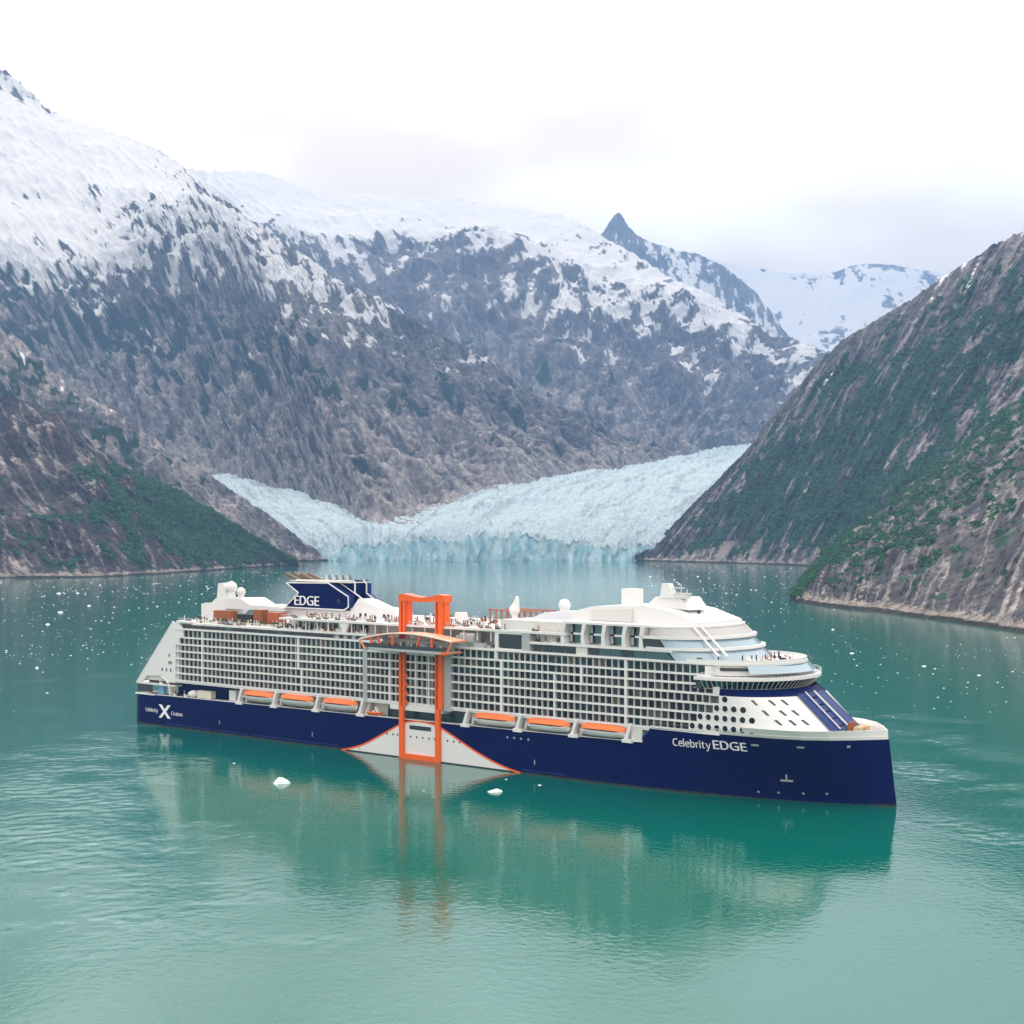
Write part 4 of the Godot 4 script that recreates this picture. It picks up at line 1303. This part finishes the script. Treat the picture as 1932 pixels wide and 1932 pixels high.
func make_midships() -> void:
	# long sun deck over the pool promenade
	var sun := obj("sun_deck", MB.new().box(82.0, 209.0, 42.35, 43.05, -HB, HB + 0.05), MAT.white, ship)
	obj("promenade_wall", MB.new().box(84.0, 124.0, 39.2, 42.35, -15.0, 15.0), MAT.offwhite, sun)
	obj("promenade_wall", MB.new().box(124.0, 181.0, 37.0, 42.35, -12.0, 12.0), MAT.offwhite, sun)
	post_row(sun, 84.0, 180.0, 5.6, 39.2, 42.4, HB - 0.5)
	var s := 86.0
	while s < 122.0:
		obj("window", MB.new().box(s, s + 1.6, 39.6, 41.6, 15.0, 15.12), MAT.darkglass, sun)
		s += 3.0
	obj("white_bracket", MB.new().prism([Vector2(112.0, 42.3), Vector2(116.5, 42.3), Vector2(115.0, 39.2), Vector2(113.6, 39.2)], 19.4, HB - 0.1), MAT.white, sun)
	guard(sun, 83.0, 208.0, 43.05, HB - 0.2, 1.1)
	clutter(sun, [[84, 120, 9, 19.5, 43.05, 55], [122, 165, 6, 19.5, 43.05, 85], [165, 208, 14, 19.5, 43.05, 40], [126, 180, 13, 19, 37.05, 70], [124, 162, -15, 4, 43.05, 60]], 21)
	obj("white_locker", MB.new().box(166.0, 172.0, 37.05, 41.4, 16.5, 19.6), MAT.offwhite, sun)
	obj("white_tank", MB.new().tube(Vector3(150.5, 43.05, 2.0), Vector3(150.5, 46.4, 2.0), 2.6, 16, 2.0), MAT.white, sun)
	obj("white_tank", MB.new().box(143.0, 149.0, 43.05, 44.4, -2.0, 3.0), MAT.offwhite, sun)
	for q in [[164.5, 40.6], [169.0, 38.6]]:
		obj("grey_screen", MB.new().box(q[0], q[0] + 7.5, 37.05, q[1], HB - 0.7, HB - 0.5), MAT.grey, sun)
	# brown pergola and the white bird-shaped column
	var perg := MB.new()
	for i in 9:
		perg.box(164.0 + i * 2.4, 164.5 + i * 2.4, 43.05, 47.8, 3.0, 3.5)
		perg.box(164.0 + i * 2.4, 164.5 + i * 2.4, 43.05, 47.8, -6.0, -5.5)
	perg.box(163.6, 184.0, 47.6, 48.1, 2.8, 3.7).box(163.6, 184.0, 47.6, 48.1, -6.2, -5.3)
	obj("pergola", perg, mat("pergolawood", lin(0.36, 0.15, 0.09), 0.6), ship)
	var col := obj("white_column", MB.new().tube(Vector3(177.4, 43.0, 6), Vector3(177.0, 46.4, 6), 1.7, 12, 0.9).tube(Vector3(177.0, 46.4, 6), Vector3(176.8, 48.2, 6), 0.9, 12, 1.9).tube(Vector3(176.8, 48.2, 6), Vector3(177.6, 50.4, 6), 1.9, 12, 1.0).tube(Vector3(177.6, 50.4, 6), Vector3(178.0, 52.6, 6), 1.0, 12, 0.5), MAT.white, ship)
	col.set_meta("label", "white flared column on the sun deck")
	# glazed box, double strip and stepped walls forward of it
	var block := obj("deckhouse", MB.new().box(181.0, 240.0, 37.0, 46.0, -19.0, 17.6), MAT.offwhite, ship)
	obj("glass_box", MB.new().box(183.0, 191.6, 37.6, 41.6, 17.6, 20.3), MAT.darkglass, block)
	for q in [[181.0, 182.4, 37.0, 42.4], [191.8, 195.0, 37.0, 42.4], [182.4, 191.8, 41.8, 42.4], [182.4, 191.8, 37.0, 37.4]]:
		obj("white_frame", MB.new().box(q[0], q[1], q[2], q[3], 17.5, 20.35), MAT.white if q[0] != 191.8 else MAT.grey, block)
	obj("dark_recess", MB.new().box(195.2, 207.2, 39.9, 42.2, 17.6, 17.8), MAT.offwhite, block)
	clutter(block, [[196, 207, 18.2, 19.8, 39.7, 16]], 31)
	obj("white_band", MB.new().box(195.0, 247.0, 39.25, 40.0, 17.5, HB - 0.02), MAT.white, block)
	obj("wall_end", MB.new().box(212.6, 216.6, 37.0, 39.25, 17.5, 20.2), MAT.offwhite, block)
	s = 195.6
	while s < 212.0:
		obj("window", MB.new().box(s, s + 3.9, 37.12, 39.2, 19.7, 19.9), MAT.darkglass, block)
		s += 4.2
	s = 216.9
	var k := 0
	while s < 241.0:
		obj("window", MB.new().box(s, s + 3.9, 37.12, 39.2, 19.7, 19.9), MAT.tealglass if k % 3 != 0 else MAT.darkglass, block)
		s += 4.05
		k += 1
	obj("window", MB.new().prism([Vector2(241.2, 37.1), Vector2(247.6, 37.1), Vector2(244.8, 39.2), Vector2(241.2, 39.2)], 19.9, 20.36), MAT.tealglass, block)
	obj("window", MB.new().prism([Vector2(236.6, 40.6), Vector2(244.2, 40.6), Vector2(242.2, 42.8), Vector2(236.6, 42.8)], 19.9, 20.3), MAT.darkglass, block)
	obj("window_backing", MB.new().box(195.2, 241.0, 37.05, 39.3, 17.5, 19.6), MAT.offwhite, block)
	# tall white pylons with two rows of teal glass between them
	for p in [207.8, 215.3, 222.8, 230.2, 236.3]:
		obj("pylon", MB.new().prism([Vector2(p - 0.2, 46.2), Vector2(p + 1.3, 46.2), Vector2(p + 0.55, 43.8), Vector2(p + 0.35, 42.6), Vector2(p + 0.7, 40.0), Vector2(p - 0.8, 40.0), Vector2(p - 0.75, 43.2)], 17.6, HB), MAT.white, block)
		if p < 236.0:
			for h in [[40.5, 42.75], [43.35, 45.7]]:
				obj("pane", MB.new().box(p + 3.4, p + 6.5, h[0], h[1], 18.6, 18.75), MAT.tealglass, block)
				obj("pane", MB.new().box(p + 1.0, p + 2.0, h[0], h[1], 18.2, 18.3), MAT.grey, block)
			obj("pane_sill", MB.new().box(p + 3.2, p + 6.8, 42.75, 43.3, 18.4, 19.4), MAT.white, block)
			obj("recess_shade", MB.new().box(p + 0.6, p + 3.3, 40.2, 45.9, 17.7, 17.9), MAT.darkglass, block)  # dark sheet standing for the shade at the back of each bay
	obj("eaves", MB.new().box(207.4, 238.0, 45.95, 46.6, -HB + 0.5, HB - 0.1), MAT.white, block)
	# roofs, dome and mast on top
	var roof := obj("house_roof", MB.new().prism([Vector2(203.0, 46.0), Vector2(206.0, 49.4), Vector2(212.4, 50.8), Vector2(231.0, 51.6), Vector2(240.0, 50.4), Vector2(249.5, 47.4), Vector2(249.5, 46.4), Vector2(240.0, 46.4)], -12.0, 12.0), MAT.white, ship)
	obj("roof_panel", MB.new().prism([Vector2(212.6, 46.7), Vector2(212.6, 49.8), Vector2(227.4, 50.6), Vector2(227.4, 46.7)], 12.0, 13.0), MAT.offwhite, roof)
	obj("roof_box", MB.new().box(215.0, 219.5, 51.0, 55.8, -4.0, 1.0), MAT.white, roof)
	obj("roof_box", MB.new().prism([Vector2(228.0, 51.4), Vector2(231.0, 54.0), Vector2(240.0, 54.0), Vector2(243.0, 50.4)], -4.0, 6.0), MAT.white, roof)
	obj("tent", MB.new().prism([Vector2(179.5, 43.05), Vector2(179.5, 44.4), Vector2(190.0, 48.0), Vector2(201.5, 48.6), Vector2(203.5, 46.4), Vector2(203.5, 43.05)], -9.0, 7.0), mat("canvas", lin(0.66, 0.67, 0.74), 0.7), roof)
	obj("radome", MB.new().ball(Vector3(196.2, 50.4, 5.0), 1.9, 1.0, 18), MAT.white, roof)
	obj("radome_stand", MB.new().tube(Vector3(196.2, 48.2, 5.0), Vector3(196.2, 49.2, 5.0), 1.5, 12), MAT.white, roof)
	obj("radar_mast", MB.new().prism([Vector2(233.0, 53.8), Vector2(233.6, 58.0), Vector2(235.8, 58.0), Vector2(237.8, 53.8)], 4.0, 6.4), MAT.white, roof)
	obj("radar_arm", MB.new().box(236.0, 243.0, 55.0, 55.35, 4.6, 5.2).box(236.5, 240.5, 56.6, 56.9, 4.6, 5.2).tube(Vector3(239.5, 53.8, 5), Vector3(239.5, 57.8, 5), 0.15, 5).tube(Vector3(241.6, 53.0, 5), Vector3(241.6, 56.4, 5), 0.15, 5), MAT.offwhite, roof)
	obj("horn", MB.new().ball(Vector3(245.6, 50.0, 5.0), 0.6, 1.0, 8), MAT.dark, roof)
	obj("mast_box", MB.new().box(238.2, 242.0, 53.8, 54.8, 3.8, 6.6), MAT.offwhite, roof)

func make_funnel() -> void:
	var base := obj("funnel_house", MB.new().prism([Vector2(66.0, 43.0), Vector2(66.0, 45.2), Vector2(100.0, 45.2), Vector2(104.0, 49.6), Vector2(113.0, 46.8), Vector2(121.0, 46.2), Vector2(122.5, 44.6), Vector2(122.5, 43.0)], -4.0, 3.6), MAT.white, ship)
	obj("house_core", MB.new().box(68.0, 118.0, 39.2, 45.0, -9.0, 3.5), MAT.offwhite, base)
	for q in [104.5, 107.0, 116.0, 118.0]:
		obj("window", MB.new().box(q, q + 1.0, 43.5, 44.6, 3.6, 3.7), MAT.darkglass, base)
	var fun := obj("funnel", MB.new().prism([Vector2(68.3, 54.3), Vector2(74.9, 50.9), Vector2(67.8, 45.5), Vector2(98.4, 45.5), Vector2(100.4, 46.6), Vector2(100.4, 50.2), Vector2(90.2, 54.7)], 2.6, 5.0), MAT.blue, ship)
	fun.set_meta("label", "dark blue winged funnel with white edging")
	var face := [Vector3(68.3, 54.3, 5.0), Vector3(74.9, 50.9, 5.0), Vector3(67.8, 45.5, 5.0), Vector3(98.4, 45.5, 5.0), Vector3(100.4, 46.6, 5.0), Vector3(100.4, 50.2, 5.0), Vector3(90.2, 54.7, 5.0), Vector3(68.3, 54.3, 5.0)]
	obj("edging", MB.new().path(face, 0.24, 6), MAT.white, fun)
	obj("lit_edge", MB.new().prism([Vector2(100.45, 46.6), Vector2(100.45, 50.2), Vector2(90.3, 54.7), Vector2(91.2, 54.9), Vector2(101.0, 50.5), Vector2(101.0, 46.4)], 2.7, 4.9), MAT.brightblue, fun)  # brighter blue paints in the light on the slab's front face
	obj("funnel_core", MB.new().prism([Vector2(71.0, 55.0), Vector2(78.0, 48.0), Vector2(99.0, 46.0), Vector2(100.6, 50.6), Vector2(100.6, 55.4)], -2.6, 2.6), MAT.blue, fun)
	var port := [Vector2(69.0, 55.3), Vector2(76.0, 50.8), Vector2(70.0, 45.5), Vector2(108.6, 45.8), Vector2(110.0, 46.6), Vector2(101.6, 51.2), Vector2(101.6, 54.4), Vector2(100.0, 55.8)]
	obj("funnel_wing", MB.new().prism(port, -5.0, -2.6), MAT.brightblue, fun)
	var pe := []
	for q in port:
		pe.append(Vector3(q.x, q.y, -2.6))
	obj("edging", MB.new().path(pe.slice(3), 0.26, 6), MAT.white, fun)
	obj("edging", MB.new().path([Vector3(92.6, 55.3, 2.6), Vector3(102.8, 50.6, 2.6), Vector3(104.2, 49.8, 2.6), Vector3(112.8, 46.6, 2.6)], 0.26, 6).path([Vector3(71.0, 55.3, 2.6), Vector3(100.6, 55.6, 2.6), Vector3(101.2, 54.8, 2.6), Vector3(101.2, 51.0, 2.6)], 0.26, 6), MAT.white, fun)
	obj("top_plate", MB.new().box(69.5, 101.0, 54.9, 55.25, -5.0, 4.6), MAT.offwhite, fun)
	obj("hull_mark", MB.new().tube(Vector3(95.4, 48.6, 5.0), Vector3(95.4, 48.6, 5.06), 0.7, 14), MAT.dark, fun)
	for q in [[72.0, 1.6], [79.6, 1.2], [72.0, -2.2], [79.6, -2.2]]:
		obj("exhaust_pipe", MB.new().tube(Vector3(q[0], 54.9, q[1]), Vector3(q[0] - 7.5, 57.4, q[1]), 0.8, 10, 0.75), MAT.pipe, fun)
	for i in 8:
		obj("vent_pipe", MB.new().tube(Vector3(85.0 + i * 1.75, 55.2, 0.5), Vector3(84.2 + i * 1.75, 57.4, 0.5), 0.24, 6), MAT.offwhite if i % 2 == 0 else MAT.pipe, fun)
	label_line("EDGE", 3.3, MAT.letters, fun, func(s): return Transform3D(Basis(), Vector3(s, 48.1, 5.06)), 72.6, 13.4)
	label_line("EDGE", 3.3, MAT.letters, fun, func(s): return Transform3D(Basis(), Vector3(s + 0.16, 48.14, 5.065)), 72.6, 13.4)

func make_gantry() -> void:
	# two orange legs from the water to above the sun deck, a saddle-shaped head, and the platform that rides on them
	var z1 := HB + 1.05
	var g := obj("gantry", MB.new().prism([Vector2(140.9, 50.5), Vector2(140.9, 52.6), Vector2(143.0, 53.0), Vector2(146.5, 52.4), Vector2(150.8, 51.9), Vector2(155.0, 52.4), Vector2(158.4, 53.1), Vector2(161.0, 52.8), Vector2(161.0, 50.6), Vector2(156.6, 50.9), Vector2(150.8, 50.4), Vector2(145.4, 50.7)], HB - 2.6, z1), MAT.orange, ship)
	g.set_meta("label", "tall orange gantry standing against the ship's side")
	for q in [[141.0, 142.0, 142.7, 143.5], [156.9, 157.5, 158.2, 159.9]]:
		obj("leg", MB.new().box(q[0], q[1], 16.9, 50.7, HB + 0.15, z1).box(q[2], q[3], 16.9, 50.7, HB + 0.15, z1).box(q[2] - 0.1, q[3] + 0.35, 43.2, 50.7, HB - 2.4, HB + 0.14), MAT.orange, g)
		obj("track", MB.new().box(q[1], q[2], 16.9, 50.6, HB + 0.15, z1 - 0.35), mat("trackshade", lin(0.25, 0.045, 0.01), 0.6), g)  # slot between the bars, its shade given as a darker orange
		obj("hull_leg", MB.new().box(q[0], q[0] + 1.9, -0.5, 16.9, HB + 0.1, HB + 0.95), MAT.orange, g)
	obj("foot_beam", MB.new().box(142.8, 157.0, -0.4, 1.6, HB + 0.06, HB + 0.8), MAT.orange, g)
	for h in [17.8, 20.6, 23.4, 26.2]:
		obj("bracket", MB.new().box(143.5, 144.3, h, h + 0.9, HB + 0.1, HB + 0.8), MAT.orange, g)
	# the platform
	var z0 := HB + 1.1
	var z2 := HB + 8.6
	var fl := obj("platform", MB.new().slab([Vector2(132.5, z0), Vector2(168.0, z0), Vector2(168.6, z2 - 2.0), Vector2(166.0, z2), Vector2(135.0, z2), Vector2(132.0, z2 - 2.0)], 35.0, 35.8), MAT.grey, ship)
	fl.set_meta("label", "cantilevered deck platform with an orange rim riding on the gantry")
	var arc := []
	for i in 17:
		var t := i / 16.0
		arc.append(Vector2(lerpf(129.6, 170.4, t), 38.0 + 2.3 * sin(PI * pow(t, 0.92)) + 1.0 * t))
	var can := MB.new()
	for i in 16:
		var a: Vector2 = arc[i]
		var b: Vector2 = arc[i + 1]
		can.hexa([Vector3(a.x, a.y - 0.28, z0), Vector3(b.x, b.y - 0.28, z0), Vector3(b.x, b.y + 0.22, z0), Vector3(a.x, a.y + 0.22, z0), Vector3(a.x, a.y - 0.28, z2 - 1.0), Vector3(b.x, b.y - 0.28, z2 - 1.0), Vector3(b.x, b.y + 0.22, z2 - 1.0), Vector3(a.x, a.y + 0.22, z2 - 1.0)])
	obj("canopy", can, mat("peach", lin(0.80, 0.40, 0.26), 0.5), fl)
	var edge := MB.new()
	for i in 16:
		edge.tube(Vector3(arc[i].x, arc[i].y + 0.02, z2 - 0.95), Vector3(arc[i + 1].x, arc[i + 1].y + 0.02, z2 - 0.95), 0.3, 6)
	obj("canopy_rim", edge, mat("rim", lin(0.82, 0.62, 0.52), 0.5), fl)
	for q in [[129.6, 38.0, 132.4, 35.4], [170.4, 39.0, 168.4, 35.4]]:
		obj("end_rim", MB.new().tube(Vector3(q[0], q[1], z2 - 0.9), Vector3(q[2], q[3], z2 - 0.9), 0.32, 6).tube(Vector3(q[0], q[1], z2 - 0.9), Vector3(q[0], q[1], z0), 0.32, 6).tube(Vector3(q[2], q[3], z2 - 0.9), Vector3(q[2], q[3], z0), 0.32, 6), mat("softorange", lin(0.82, 0.27, 0.13), 0.5), fl)
	obj("floor_rim", MB.new().box(159.5, 168.4, 34.9, 35.7, z2 - 1.6, z2 - 0.2), MAT.orange, fl)
	for q in [[138.2, 39.6, 138.4, 36.0], [156.6, 40.4, 155.0, 36.0], [144.5, 40.4, 144.5, 36.0], [161.6, 39.8, 161.6, 36.0], [134.6, 39.0, 134.9, 37.0]]:
		obj("strut", MB.new().tube(Vector3(q[0], q[1], z2 - 1.2), Vector3(q[2], q[3], z2 - 1.2), 0.42, 6), MAT.orange, fl)
	obj("glass_screen", MB.new().box(133.0, 167.5, 35.8, 37.0, z2 - 0.6, z2 - 0.52), MAT.darkglass, fl)
	obj("bar_counter", MB.new().box(136.0, 166.0, 35.8, 38.6, z0 + 0.6, z0 + 2.0), MAT.grey, fl)
	clutter(fl, [[133, 167, z0 + 2.2, z2 - 1.4, 35.8, 90]], 41)

func make_boats() -> void:
	# davits belong to the ship, the boats that hang in them are things of their own
	for q in [61.6, 80.0, 101.4, 123.0, 169.6, 191.0, 212.4, 232.0]:
		var h := hull_top(q)
		var d := obj("davit", MB.new().prism([Vector2(q - 1.7, h), Vector2(q - 0.5, h), Vector2(q + 1.2, h + 4.7), Vector2(q + 0.2, h + 4.9)], 19.0, 20.9), MAT.white, ship)
		obj("arm", MB.new().prism([Vector2(q + 0.4, h), Vector2(q + 1.5, h), Vector2(q + 2.2, h + 4.2), Vector2(q + 1.4, h + 4.6)], 17.4, 19.0), MAT.offwhite, d)
		obj("foot", MB.new().box(q - 2.0, q + 1.4, h - 0.5, h + 0.5, 19.2, 21.3), MAT.white, d)
		obj("crossbar", MB.new().box(q - 0.2, q + 1.0, h + 4.5, h + 5.0, 16.8, 20.6), MAT.white, d)
	obj("stowage_box", MB.new().box(232.6, 236.4, 13.3, 17.2, 17.4, 20.2), MAT.offwhite, ship)
	obj("blue_brace", MB.new().tube(Vector3(236.6, 14.4, HB - 0.3), Vector3(239.8, 17.4, HB - 0.3), 0.35, 6), MAT.brightblue, ship)
	var n := 25
	var hull := boat_shell([[-1.0, 1.75], [-0.9, 0.9], [-0.55, 0.12], [0.0, 0.0], [0.55, 0.12], [0.9, 0.9], [1.0, 1.75]], n)
	var belt := boat_shell([[-0.95, 1.75], [-0.93, 2.3], [0.93, 2.3], [0.95, 1.75]], n)
	var cover := boat_shell([[-1.0, 2.25], [-0.93, 2.9], [-0.7, 3.45], [0.0, 3.75], [0.7, 3.45], [0.93, 2.9], [1.0, 2.25]], n)
	var words := [
		[71.6, "orange-roofed white lifeboat hung closest to the ship's stern lettering", 13.0],
		[91.2, "orange-roofed white lifeboat, middle one of the three aft of the gantry", 13.1],
		[112.4, "orange-roofed white lifeboat hung beside the small orange rescue boat", 13.2],
		[181.0, "orange-roofed white lifeboat hung just forward of the orange gantry", 13.4],
		[202.2, "orange-roofed white lifeboat, middle one of the three forward of the gantry", 13.5],
		[222.8, "orange-roofed white lifeboat hung closest to the ship's name on the bow", 13.6]]
	for q in words:
		var b := Node3D.new()
		b.name = numbered("lifeboat")
		add_child(b)
		b.transform = ship.transform * Transform3D(Basis(), Vector3(q[0], q[2], 20.1))
		tag(b, q[1], "lifeboat", "lifeboats hanging along the ship's side")
		for part in [["hull", hull, MAT.white], ["window_belt", belt, MAT.dark], ["canopy", cover, MAT.boatorange]]:
			var o := obj(part[0], part[1], part[2], b)
			if part[0] == "hull":
				obj("gunwale", MB.new().box(-7.4, 7.4, 1.55, 1.85, 1.9, 2.2), MAT.offwhite, o)
	var resc := Node3D.new()
	resc.name = numbered("rescue_boat")
	add_child(resc)
	resc.transform = ship.transform * Transform3D(Basis().scaled(Vector3(0.42, 0.55, 0.6)), Vector3(128.0, 12.5, 19.6))
	tag(resc, "small open orange rescue boat stowed aft of the gantry", "rescue boat")
	obj("hull", hull, MAT.orange, resc)
	obj("console", MB.new().box(-1.5, 1.5, 1.4, 3.0, -0.8, 0.8), MAT.offwhite, resc)
	obj("tube", MB.new().path([Vector3(-7.5, 1.8, 1.6), Vector3(5.0, 1.8, 1.9), Vector3(8.2, 2.2, 0.0)], 0.5, 8), MAT.boatorange, resc)
	obj("rescue_davit", MB.new().prism([Vector2(130.0, 12.4), Vector2(131.2, 12.4), Vector2(129.0, 15.4), Vector2(128.4, 15.2)], 19.2, 20.0).box(124.0, 125.0, 12.2, 14.0, 19.0, 20.0), MAT.white, ship)

func boat_shell(sec: Array, n: int) -> ArrayMesh:        # a cross-section drawn out to pointed ends
	var P := PackedVector3Array()
	for q in sec:
		for i in n:
			var t := -1.0 + 2.0 * i / (n - 1)
			var bw := 2.15 * pow(maxf(1.0 - pow(absf(t), 3.2), 0.0), 0.55)
			var rise := 0.55 * pow(absf(t), 4.0)
			P.append(Vector3(t * 8.3 * (0.94 if q[1] < 0.2 else 1.0), q[1] + rise * (1.0 if q[1] < 2.0 else -0.9), q[0] * bw))
	return grid_mesh(P, n)

# ------------------------------------------------------------------ floating ice
func floe_mesh(sd: int, tall: float) -> ArrayMesh:
	var r := RandomNumberGenerator.new()
	r.seed = sd
	var k := 9
	var base := []
	var top := []
	var peak := Vector3(r.randf_range(-0.15, 0.15), tall * r.randf_range(0.8, 1.3), r.randf_range(-0.1, 0.1))
	for i in k:
		var a := TAU * i / k
		var q := r.randf_range(0.36, 0.52)
		base.append(Vector3(cos(a) * q, -0.06, sin(a) * q * 0.75))
		var s := r.randf_range(0.45, 0.85)
		top.append(Vector3(cos(a) * q * s, tall * r.randf_range(0.25, 0.9), sin(a) * q * 0.75 * s))
	var st := SurfaceTool.new()
	st.begin(Mesh.PRIMITIVE_TRIANGLES)
	st.set_smooth_group(-1)
	for i in k:
		var j := (i + 1) % k
		for t in [[base[i], top[i], top[j]], [base[i], top[j], base[j]], [top[i], peak, top[j]]]:
			var tone := r.randf_range(0.0, 1.0)
			for p in t:
				st.set_color(Color(0.88, 0.92, 0.94).lerp(Color(0.62, 0.82, 0.88), tone * 0.7))
				st.add_vertex(p)
	st.generate_normals()
	return st.commit()

func make_ice() -> void:
	var shapes := []
	for i in 8:
		shapes.append(floe_mesh(100 + i, 0.16 + 0.05 * (i % 3)))
	var r := RandomNumberGenerator.new()
	r.seed = 42
	# bigger pieces one could point to: picture position, width in picture pixels, label
	for q in [[532, 1477, 42, "ridged blue-white iceberg floating off the ship's blue side", 0.3], [934, 1493, 38, "flat white ice slab floating below the hull's white wave", 0.14]]:
		var p := sea(q[0], q[1])
		var w: float = q[2] / FOC * -p.z
		var o := obj("iceberg", floe_mesh(int(q[0]), q[4]), MAT.floe)
		o.position = p
		o.scale = Vector3.ONE * w
		o.rotation.y = 0.4
		tag(o, q[3], "iceberg")
	var made := 0
	var spots := []
	for q in [[430, 435, 50], [470, 435, 26], [565, 433, 30], [495, 460, 14], [390, 520, 26], [645, 525, 46], [440, 573, 60], [400, 617, 16], [345, 660, 52], [735, 633, 24], [1048, 690, 20], [235, 810, 28], [605, 812, 24], [670, 845, 18], [750, 860, 26], [515, 885, 22], [385, 878, 22], [230, 870, 22], [270, 975, 54], [312, 1005, 22], [345, 1157, 30], [50, 850, 30], [1070, 543, 16], [1195, 497, 14], [1030, 900, 18], [1115, 367, 22], [1370, 340, 18], [105, 1285, 12], [5, 1130, 12], [295, 925, 14], [310, 710, 18], [1690, 1668, 16], [300, 435, 12], [160, 740, 16], [840, 860, 14]]:
		spots.append([q[0] * 0.5176 / 1.9876, (2000 + q[1] * 0.5176) / 1.9876, q[2] * 0.26, 0])
	for q in [[190, 553, 20], [165, 590, 16], [600, 578, 30], [690, 667, 16], [730, 743, 42], [790, 733, 16], [765, 828, 22], [930, 820, 18], [1235, 833, 40], [1310, 850, 22], [1295, 886, 20], [1470, 770, 18], [1615, 896, 34], [1540, 945, 28], [1745, 945, 24], [1780, 980, 18], [1850, 870, 34], [1925, 875, 20], [1050, 880, 18], [1120, 915, 14], [1330, 1050, 24], [1805, 1080, 18], [1530, 980, 18], [1370, 985, 20], [900, 1018, 16], [590, 935, 14], [615, 885, 18], [700, 940, 12], [735, 955, 14], [1810, 633, 18], [1865, 633, 26], [610, 438, 16], [975, 930, 12], [915, 910, 20], [1600, 990, 12], [1180, 1160, 12]]:
		spots.append([(2800 + q[0] * 0.5383) / 1.9876, (2050 + q[1] * 0.5383) / 1.9876, q[2] * 0.27, 1])
	for q in [[1018, 1481, 12], [955, 1470, 10], [800, 1492, 6], [443, 1440, 7]]:
		spots.append([q[0], q[1], q[2], 2])
	while spots.size() < 298:
		var k := r.randf()
		if k < 0.5:
			spots.append([r.randf_range(0, 420), 1098 + 165 * pow(r.randf(), 1.3), r.randf_range(2.0, 6.0), 0])
		elif k < 0.85:
			spots.append([r.randf_range(1225, 1480), 1086 + 100 * pow(r.randf(), 1.1), r.randf_range(2.5, 7.0), 3])
		else:
			spots.append([r.randf_range(1500, 1932), 1215 + 140 * r.randf(), r.randf_range(2.0, 4.5), 1])
	for q in spots:
		var p := sea(q[0], q[1])
		var w: float = q[2] / FOC * -p.z
		var o := obj("ice_floe", shapes[made % 8], MAT.floe)
		o.position = p
		o.scale = Vector3(w, w * r.randf_range(0.5, 0.8), w * r.randf_range(0.7, 1.1))
		o.rotation.y = r.randf() * TAU
		var where: String = ["on the green water astern of the ship", "on the green water ahead of the ship's bow", "close off the ship's side", "between the ship and the glacier"][q[3]]
		var size := "broad flat white" if q[2] > 10.0 else "mid-sized white" if q[2] > 5.5 else "small white"
		tag(o, "%s ice floe drifting %s" % [size, where], "ice floe", "%s ice floes %s" % [size, where])
		made += 1
	# brash ice too fine to count
	var mm := MultiMesh.new()
	mm.transform_format = MultiMesh.TRANSFORM_3D
	mm.mesh = shapes[1]
	var count := 3400
	mm.instance_count = count
	var drift := fbm(91, 1.0 / 130.0, 3)
	for i in count:
		var x: float
		var y: float
		var k := r.randf()
		if k < 0.42:
			x = r.randf_range(-60, 640)
			y = 1078 + 170 * pow(r.randf(), 1.9)
		elif k < 0.9:
			x = r.randf_range(560, 1500)
			y = 1064 + 110 * pow(r.randf(), 1.5)
		else:
			x = r.randf_range(1480, 2000)
			y = 1210 + 150 * r.randf()
		var p := sea(x, y)
		for again in 3:                                # wind gathers the ice in bands
			if drift.get_noise_2d(p.x * 0.5, p.z) > -0.02:
				break
			p.x += r.randf_range(-90, 90)
			p.z += r.randf_range(-60, 60)
		if p.z > -830.0:
			p.z = -840.0 - 260.0 * r.randf()
		var w := (0.8 + 2.6 * pow(r.randf(), 2.0)) / FOC * -p.z
		mm.set_instance_transform(i, Transform3D(Basis(Vector3.UP, r.randf() * TAU).scaled(Vector3(w, w * 0.6, w)), p))
	var o := MultiMeshInstance3D.new()
	o.name = "brash_ice"
	o.multimesh = mm
	o.material_override = MAT.floe
	add_child(o)
	o.set_meta("kind", "stuff")
	tag(o, "fine specks of brash ice scattered over the far fjord water", "brash ice")
